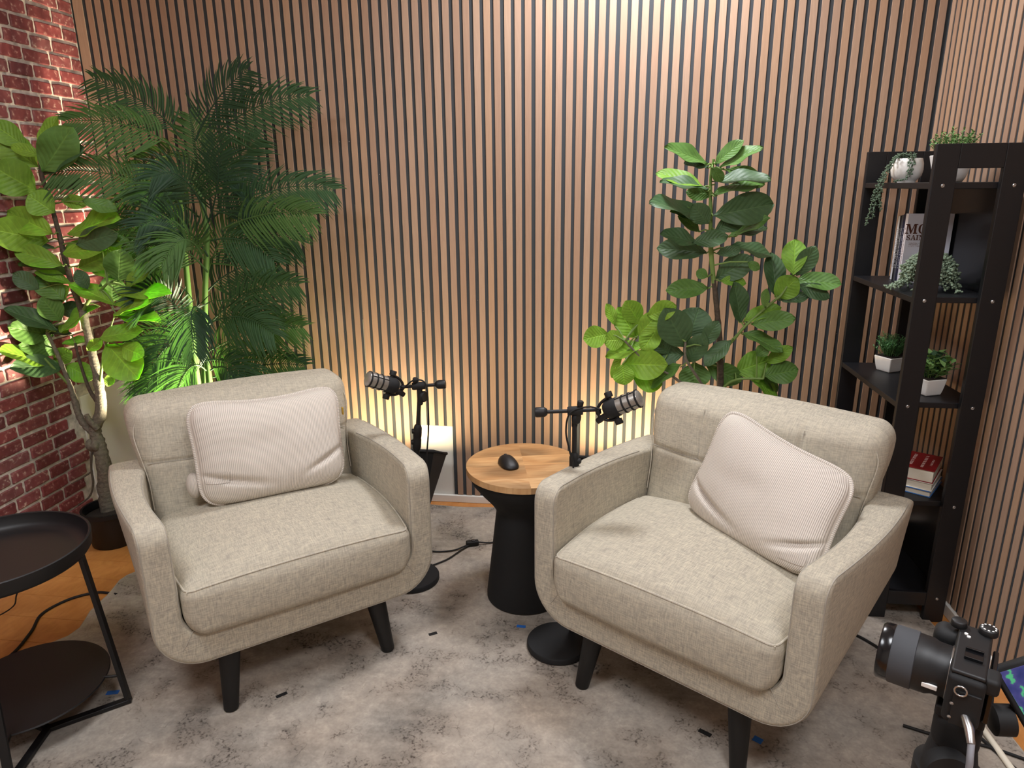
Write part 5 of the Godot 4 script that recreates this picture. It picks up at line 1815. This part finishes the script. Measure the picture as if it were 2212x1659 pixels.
# ---------------------------------------------------------------- the camera on its tripod
func video_camera() -> void:
	var fw := Vector3(-0.87, 0, -0.5).normalized()      # where the lens looks
	var rt := fw.cross(Vector3.UP).normalized()
	var cb := Basis(rt, Vector3.UP, -fw)                 # local: x right of the operator, y up, -z along the lens
	var o := thing("camera", "black mirrorless camera with a large lens on the tripod beside the right armchair", "camera", Vector3(2.617, 0.832, 2.142))
	o.basis = cb
	var b := B.new()
	b.rbox(Vector3(0.118, 0.062, 0.036), 0.006, 3, 0, shift(0, 0.033, 0))
	part("body", b, M.black_matt, o)
	var g := B.new()
	g.rbox(Vector3(0.034, 0.060, 0.060), 0.012, 4, 0, shift(0.046, 0.032, -0.012))
	part("grip", g, M.black_rubber, o)
	var top := B.new()
	top.rbox(Vector3(0.104, 0.006, 0.034), 0.003, 2, 0, shift(-0.002, 0.066, 0))
	part("top_plate", top, M.black_metal, o)
	var lens := B.new()
	var lx := at_dir(Vector3(-0.006, 0.032, -0.016), Vector3(0, 0, -1))
	lens.lathe([Vector2(0, 0.0000), Vector2(0.0305, 0.0000), Vector2(0.0305, 0.0037), Vector2(0.031, 0.0163), Vector2(0.0335, 0.0222), Vector2(0.0338, 0.0326), Vector2(0.0338, 0.0370)], 56, lx)
	part("lens_barrel", lens, M.black, o)
	var mount := B.new()
	mount.lathe([Vector2(0.0308, 0.0004), Vector2(0.0318, 0.0006), Vector2(0.0318, 0.0026), Vector2(0.0308, 0.0030)], 56, lx)
	part("mount_ring", mount, M.steel, o)
	var ring := B.new()
	ring.lathe([Vector2(0.0338, 0.0370), Vector2(0.0352, 0.0377), Vector2(0.0352, 0.0614), Vector2(0.034, 0.0629)], 72, lx)
	part("focus_ring", ring, mat(rgb8(62, 64, 68), 0.75), o)
	var front := B.new()
	front.lathe([Vector2(0.034, 0.0629), Vector2(0.0345, 0.0644), Vector2(0.0345, 0.0740), Vector2(0.033, 0.0762), Vector2(0.030, 0.0755), Vector2(0.028, 0.0710), Vector2(0.020, 0.0696), Vector2(0, 0.0684)], 56, lx)
	part("front_rim", front, M.gloss_black, o)
	var sw := B.new()
	sw.rbox(Vector3(0.003, 0.006, 0.016), 0.001, 2, 0, shift(-0.0385, 0.026, -0.034))
	part("lens_switch", sw, M.white, o)
	for q in [[0.050, 0.012, 0.010], [0.048, -0.018, 0.0085]]:
		var dial := B.new()
		dial.lathe([Vector2(0, 0), Vector2(q[2], 0), Vector2(q[2] + 0.0005, 0.001), Vector2(q[2], 0.007), Vector2(q[2] - 0.001, 0.008), Vector2(0, 0.008)], 36, shift(q[0] - 0.006, 0.0685, q[1]))
		part("dial", dial, M.black, o)
	var marks := B.new()
	for k in 10:
		var an := TAU * k / 10
		marks.box(Vector3(0.0018, 0.0006, 0.0024), Transform3D(Basis(Vector3.UP, -an), Vector3(0.044 + cos(an) * 0.0072, 0.0768, 0.012 + sin(an) * 0.0072)), 0.0002)
	part("dial_marks", marks, M.white, o)
	for q in [Vector3(0.022, 0.0695, -0.006), Vector3(0.027, 0.0695, -0.009)]:
		var bt := B.new()
		bt.lathe([Vector2(0, 0), Vector2(0.0022, 0), Vector2(0.002, 0.0014), Vector2(0, 0.0016)], 12, shift(q.x, q.y - 0.0008, q.z))
		part("button", bt, M.white, o)
	var shoe := B.new()
	for s in [-1.0, 1.0]:
		shoe.box(Vector3(0.003, 0.004, 0.018), shift(s * 0.0095 - 0.016, 0.071, 0.002), 0.0006)
	shoe.box(Vector3(0.018, 0.001, 0.018), shift(-0.016, 0.0695, 0.002), 0.0003)
	part("hot_shoe", shoe, M.gloss_black, o)
	var ey := B.new()
	ey.rbox(Vector3(0.028, 0.020, 0.016), 0.005, 3, 0, shift(-0.038, 0.058, 0.022))
	part("eyepiece", ey, M.black_rubber, o)
	var scr := B.new()
	scr.rbox(Vector3(0.074, 0.052, 0.006), 0.002, 2, 0, shift(-0.004, 0.030, 0.023))
	part("rear_screen", scr, M.gloss_black, o)
	var lug := B.new()
	var ring_pts := []
	for k in 12: ring_pts.append(Vector3(-0.0625, 0.050 + cos(TAU * k / 12) * 0.006, -0.004 + sin(TAU * k / 12) * 0.006))
	lug.tube(ring_pts, 0.0011, 6, true)
	part("strap_ring", lug, M.steel, o)
	var port := B.new()
	port.rbox(Vector3(0.003, 0.044, 0.026), 0.001, 2, 0, shift(-0.0595, 0.026, 0.003))
	part("port_cover", port, M.black_rubber, o)
	for s in [0.012, 0.030]:
		var sc := B.new()
		sc.lathe([Vector2(0, 0), Vector2(0.002, 0), Vector2(0, 0.0012)], 10, at_dir(Vector3(-0.061, s, -0.010), Vector3(-1, 0, 0)))
		part("screw", sc, M.steel, o)
	# braided video lead
	var P := func(x, y, z): return o.transform * Vector3(x, y, z)
	var lead := thing("video_lead", "grey braided lead plugged into the side of the black camera", "cable")
	var plug := B.new()
	plug.tube([P.call(-0.058, 0.018, 0.004), P.call(-0.072, 0.014, 0.010), P.call(-0.082, 0.004, 0.014)], [0.0048, 0.005, 0.004], 12)
	part("plug", plug, M.steel, lead)
	var br := B.new()
	br.tube(smooth_path([P.call(-0.080, 0.006, 0.014), P.call(-0.088, -0.014, 0.016), P.call(-0.084, -0.050, 0.02), P.call(-0.062, -0.085, 0.04), P.call(-0.03, -0.12, 0.07), P.call(0.0, -0.2, 0.11)], 8), 0.0036, 10, false, 1.0)
	part("sleeve", br, M.braid, lead)
	# tripod
	var t := thing("tripod", "black video tripod with a pan head carrying the camera", "tripod", Vector3(2.617, -0.005, 2.142))
	t.basis = cb
	var pl := B.new()
	pl.rbox(Vector3(0.060, 0.014, 0.05), 0.003, 2, 0, shift(0, 0.829, 0))
	part("mount_plate", pl, M.black_rubber, t)
	var hd := B.new()
	hd.rbox(Vector3(0.052, 0.050, 0.05), 0.014, 3, 0, shift(-0.004, 0.800, 0))
	part("tilt_block", hd, M.black_matt, t)
	var kn := B.new()
	kn.lathe([Vector2(0, 0), Vector2(0.014, 0), Vector2(0.026, 0.004), Vector2(0.027, 0.02), Vector2(0.0255, 0.023), Vector2(0, 0.0235)], 36, at_dir(Vector3(-0.046, 0.774, -0.006), Vector3(-0.92, 0.05, 0.35)))
	part("tilt_knob", kn, M.black_matt, t)
	var pan := B.new()
	pan.lathe([Vector2(0, 0.70), Vector2(0.034, 0.70), Vector2(0.038, 0.705), Vector2(0.038, 0.735), Vector2(0.030, 0.742), Vector2(0.022, 0.79), Vector2(0, 0.79)], 40)
	part("pan_base", pan, M.black_matt, t)
	var kn2 := B.new()
	kn2.lathe([Vector2(0, 0), Vector2(0.012, 0), Vector2(0.018, 0.004), Vector2(0.018, 0.024), Vector2(0, 0.026)], 24, at_dir(Vector3(0.03, 0.80, 0.03), Vector3(0.5, 0.1, 1.0)))
	part("lock_knob", kn2, M.black_rubber, t)
	var col := B.new()
	col.tube([Vector3(0, 0.30, 0), Vector3(0, 0.71, 0)], 0.014, 16)
	part("centre_column", col, M.black_metal, t)
	for k in 3:
		var an := TAU * k / 3 + 0.4
		var leg := B.new()
		var dir := Vector3(cos(an), 0, sin(an))
		leg.tube([dir * 0.02 + Vector3(0, 0.66, 0), dir * 0.16 + Vector3(0, 0.33, 0), dir * 0.30 + Vector3(0, 0.025, 0)], [0.013, 0.012, 0.009], 12)
		part("leg", leg, M.black_metal, t)
		var ft := B.new()
		ft.tube([dir * 0.298 + Vector3(0, 0.032, 0), dir * 0.305 + Vector3(0, 0.014, 0)], 0.012, 12)
		part("rubber_foot", ft, M.black_rubber, t)

func field_monitor() -> void:
	# only its near corner reaches into the picture
	var pos := Vector3(2.735, 0.855, 2.135)
	var o := thing("field_monitor", "small black monitor with a lit blue screen at the right edge beside the camera", "monitor", pos)
	var look := Vector3(-0.35, 0.42, 0.85).normalized()
	var x := Vector3.UP.cross(look).normalized()
	x = (x * cos(0.62) + look.cross(x) * sin(0.62)).normalized()
	var y := look.cross(x)
	o.basis = Basis(x, y, look)
	var c := B.new()
	c.rbox(Vector3(0.135, 0.085, 0.018), 0.004, 2, 0)
	part("case", c, M.black_matt, o)
	var w := 96
	var d := PackedByteArray(); d.resize(w * 64 * 3)
	var n1 := noise(131, 0.06, 3).get_image(w, 64).get_data()
	for j in 64:
		for i in w:
			var k := j * w + i
			var q := rgb8(30, 44, 110).lerp(rgb8(96, 84, 150), n1[k] / 255.0)
			if n1[k] > 176: q = rgb8(80, 190, 130)
			if j > 56: q = rgb8(150, 130, 190)
			d[k * 3] = int(q.r * 255); d[k * 3 + 1] = int(q.g * 255); d[k * 3 + 2] = int(q.b * 255)
	var sm := mat(Color.BLACK, 0.2)
	sm.emission_enabled = true
	sm.emission_texture = tex8(d, w, 64)
	sm.emission_operator = BaseMaterial3D.EMISSION_OP_MULTIPLY
	sm.emission = Color.WHITE
	sm.emission_energy_multiplier = 0.8
	var q := QuadMesh.new()
	q.size = Vector2(0.122, 0.072)
	part("screen", q, sm, o, shift(0, 0, 0.0094))
	var arm := B.new()
	arm.tube([Vector3(-0.06, -0.01, -0.004), Vector3(-0.09, 0.0, -0.012), (Vector3(2.655, 0.85, 2.12) - pos) * o.basis], 0.006, 10)
	part("arm", arm, M.black_matt, o)

# ---------------------------------------------------------------- everything
func _ready() -> void:
	# camera
	var cam := Camera3D.new()
	cam.name = "camera_view"
	cam.transform = Transform3D(Basis(Vector3(0.99228, -0.00863, -0.12373), Vector3(-0.0262, 0.96048, -0.27713), Vector3(0.12123, 0.27823, 0.95283)).orthonormalized(), Vector3(2.1731, 1.4251, 2.8877))
	cam.fov = 58.28
	cam.near = 0.05
	add_child(cam)
	cam.current = true
	# surroundings and exposure: a closed room, lit by its own lamps
	var env := Environment.new()
	env.background_mode = Environment.BG_COLOR
	env.background_color = Color.BLACK
	env.tonemap_mode = Environment.TONE_MAPPER_LINEAR
	env.tonemap_exposure = 1.0
	env.sdfgi_enabled = true
	env.ssao_enabled = true
	env.ssil_enabled = true
	var we := WorldEnvironment.new()
	we.name = "surroundings"
	we.environment = env
	add_child(we)
	materials()
	# lamps
	ceiling_panel(Vector3(2.28, RH, 0.45), Vector2(0.35, 0.35), 3.1, rgb8(247, 249, 255), "square ceiling panel light close above the slatted back wall")
	ceiling_panel(Vector3(1.1, RH, 2.3), Vector2(0.6, 0.6), 2.5, rgb8(242, 247, 255), "square ceiling panel light above the left half of the room")
	ceiling_panel(Vector3(2.75, RH, 2.7), Vector2(0.6, 0.6), 2.7, rgb8(242, 247, 255), "square ceiling panel light above the camera side of the room")
	softbox(1.03, 1.522, 0.45, "black cloth softbox uplight behind the left armchair's right arm")
	softbox(2.11, 2.51, 0.45, "black cloth softbox uplight behind the right armchair beside the drum table")
	plant_light(Vector3(0.80, 0.008, 0.26), Vector3(0.22, 1.05, 0.56), 12.0)
	# large structure
	room()
	rug()
	# armchairs
	var ca := make_chair("beige linen armchair with a corduroy cushion upright against its back, left of the drum table")
	ca.position = Vector3(1.375, 0.008, 1.256)
	ca.rotation.y = deg_to_rad(39.54)
	var cb: Node3D = ca.duplicate()
	cb.name = numbered("armchair")
	add_child(cb)
	tag(cb, "beige linen armchair with a tilted corduroy cushion, between drum table and black shelf", "armchair", "beige linen armchairs")
	cb.position = Vector3(2.336, 0.008, 1.334)
	cb.rotation.y = deg_to_rad(-33.33)
	pillow(Vector3(-0.203, 0.782, -0.495), Vector3(0.291, 0.766, -0.495), Vector3(0.252, 0.458, -0.352), Vector3(-0.203, 0.458, -0.382), 0.105, ca.transform, "cream corduroy cushion propped upright in the left armchair", 0.028, 0.30, true)
	pillow(Vector3(-0.055, 0.798, -0.485), Vector3(0.335, 0.677, -0.455), Vector3(0.312, 0.455, -0.235), Vector3(-0.150, 0.458, -0.425), 0.095, cb.transform, "cream corduroy cushion slumped sideways in the right armchair", 0.02, 0.36, false)
	# plants
	palm()
	corner_fig()
	tall_fig()
	# shelf
	ladder_shelf()
	shelf_things()
	# tables
	drum_table()
	tray_table()
	# microphones
	var eye_a := Vector3(0.30, 0.26, 0.92)
	mic_stand("black mic stand behind the left armchair's right arm", Vector3(1.512, 0.008, 0.678), Vector3(1.572, 0.748, 0.677), Vector3(1.510, 0.760, 0.682), Vector3(1.648, 0.770, 0.672), -1.0)
	microphone("black and silver broadcast microphone over the left armchair's right arm, facing left", Vector3(1.497, 0.762, 0.69), Vector3(-0.72, 0.42, 0.62), eye_a, Vector3(1.512, 0.760, 0.682))
	var eye_b := Vector3(-0.04, 0.31, 0.95)
	mic_stand("black mic stand with its round base beside the right armchair's front leg", Vector3(2.073, 0.008, 1.004), Vector3(2.112, 0.778, 0.935), Vector3(2.180, 0.786, 0.945), Vector3(2.010, 0.776, 0.955), 1.0)
	microphone("black and silver broadcast microphone above the drum table's edge, facing right", Vector3(2.200, 0.783, 0.95), Vector3(0.85, 0.46, 0.25), eye_b, Vector3(2.180, 0.786, 0.945))
	# cables
	cable("microphone_cable", "thin black cable running down the left microphone stand's pole", [Vector3(1.52, 0.758, 0.69), Vector3(1.56, 0.79, 0.70), Vector3(1.60, 0.77, 0.695), Vector3(1.60, 0.62, 0.69), Vector3(1.588, 0.5, 0.69), Vector3(1.585, 0.40, 0.69), Vector3(1.56, 0.15, 0.69), Vector3(1.55, 0.034, 0.69)], 0.0028, M.black_rubber)
	cable("microphone_cable", "thin black cable wound around the right microphone stand's pole", [Vector3(2.19, 0.790, 0.955), Vector3(2.15, 0.797, 0.955), Vector3(2.10, 0.78, 0.965), Vector3(2.088, 0.72, 0.96), Vector3(2.10, 0.66, 0.965), Vector3(2.112, 0.60, 0.965), Vector3(2.105, 0.4, 0.975), Vector3(2.125, 0.20, 0.955), Vector3(2.14, 0.034, 0.95)], 0.0028, M.black_rubber)
	cable("lamp_lead", "thin black lead with an inline switch crossing the rug behind the left armchair", [Vector3(1.50, 0.013, 0.47), Vector3(1.56, 0.013, 0.478), Vector3(1.621, 0.013, 0.46), Vector3(1.66, 0.016, 0.43), Vector3(1.70, 0.02, 0.40), Vector3(1.756, 0.013, 0.385), Vector3(1.80, 0.013, 0.36)], 0.003, M.black_rubber)
	cable("lamp_lead", "second thin black lead looping towards the inline switch on the rug", [Vector3(1.54, 0.013, 0.60), Vector3(1.575, 0.013, 0.57), Vector3(1.615, 0.013, 0.525), Vector3(1.65, 0.014, 0.46), Vector3(1.675, 0.016, 0.42)], 0.003, M.black_rubber)
	var sw := thing("inline_switch", "small black inline switch on the lead between armchair and drum table", "switch", Vector3(1.688, 0.0085, 0.405), 0.35)
	var sb := B.new()
	sb.rbox(Vector3(0.052, 0.02, 0.024), 0.005, 3, 0, shift(0, 0.0105, 0))
	part("case", sb, M.black_rubber, sw)
	var rk := B.new()
	rk.rbox(Vector3(0.014, 0.006, 0.012), 0.002, 2, 0, shift(0.004, 0.0215, 0))
	part("rocker", rk, M.gloss_black, sw)
	cable("power_cable", "black cable curving over the wooden floor under the tray table", [Vector3(0.47, 0.012, 0.90), Vector3(0.429, 0.005, 0.885), Vector3(0.374, 0.005, 0.889), Vector3(0.31, 0.005, 0.94), Vector3(0.282, 0.005, 1.03), Vector3(0.325, 0.005, 1.13), Vector3(0.353, 0.005, 1.257), Vector3(0.30, 0.005, 1.40)], 0.0048, M.black_rubber)
	cable("power_cable", "pair of black leads on the rug behind the right armchair by the camera lens", [Vector3(2.98, 0.013, 0.80), Vector3(3.044, 0.013, 0.862), Vector3(3.085, 0.013, 0.92), Vector3(3.13, 0.013, 1.0), Vector3(3.16, 0.013, 1.08), Vector3(3.20, 0.013, 1.25), Vector3(3.27, 0.013, 1.45)], 0.0042, M.black_rubber)
	cable("power_cable", "black lead on the rug at the lower right corner below the monitor", [Vector3(3.02, 0.013, 1.24), Vector3(3.10, 0.013, 1.27), Vector3(3.20, 0.013, 1.29), Vector3(3.29, 0.012, 1.33)], 0.004, M.black_rubber)
	var stick := B.new()
	stick.tube([Vector3(3.222, 0.017, 1.205), Vector3(3.224, 0.017, 1.30), Vector3(3.225, 0.017, 1.37)], 0.008, 10)
	tag(part("wooden_stick", stick, M.paper, self), "pale cream stick lying on the rug behind the tripod", "stick")
	video_camera()
	field_monitor()
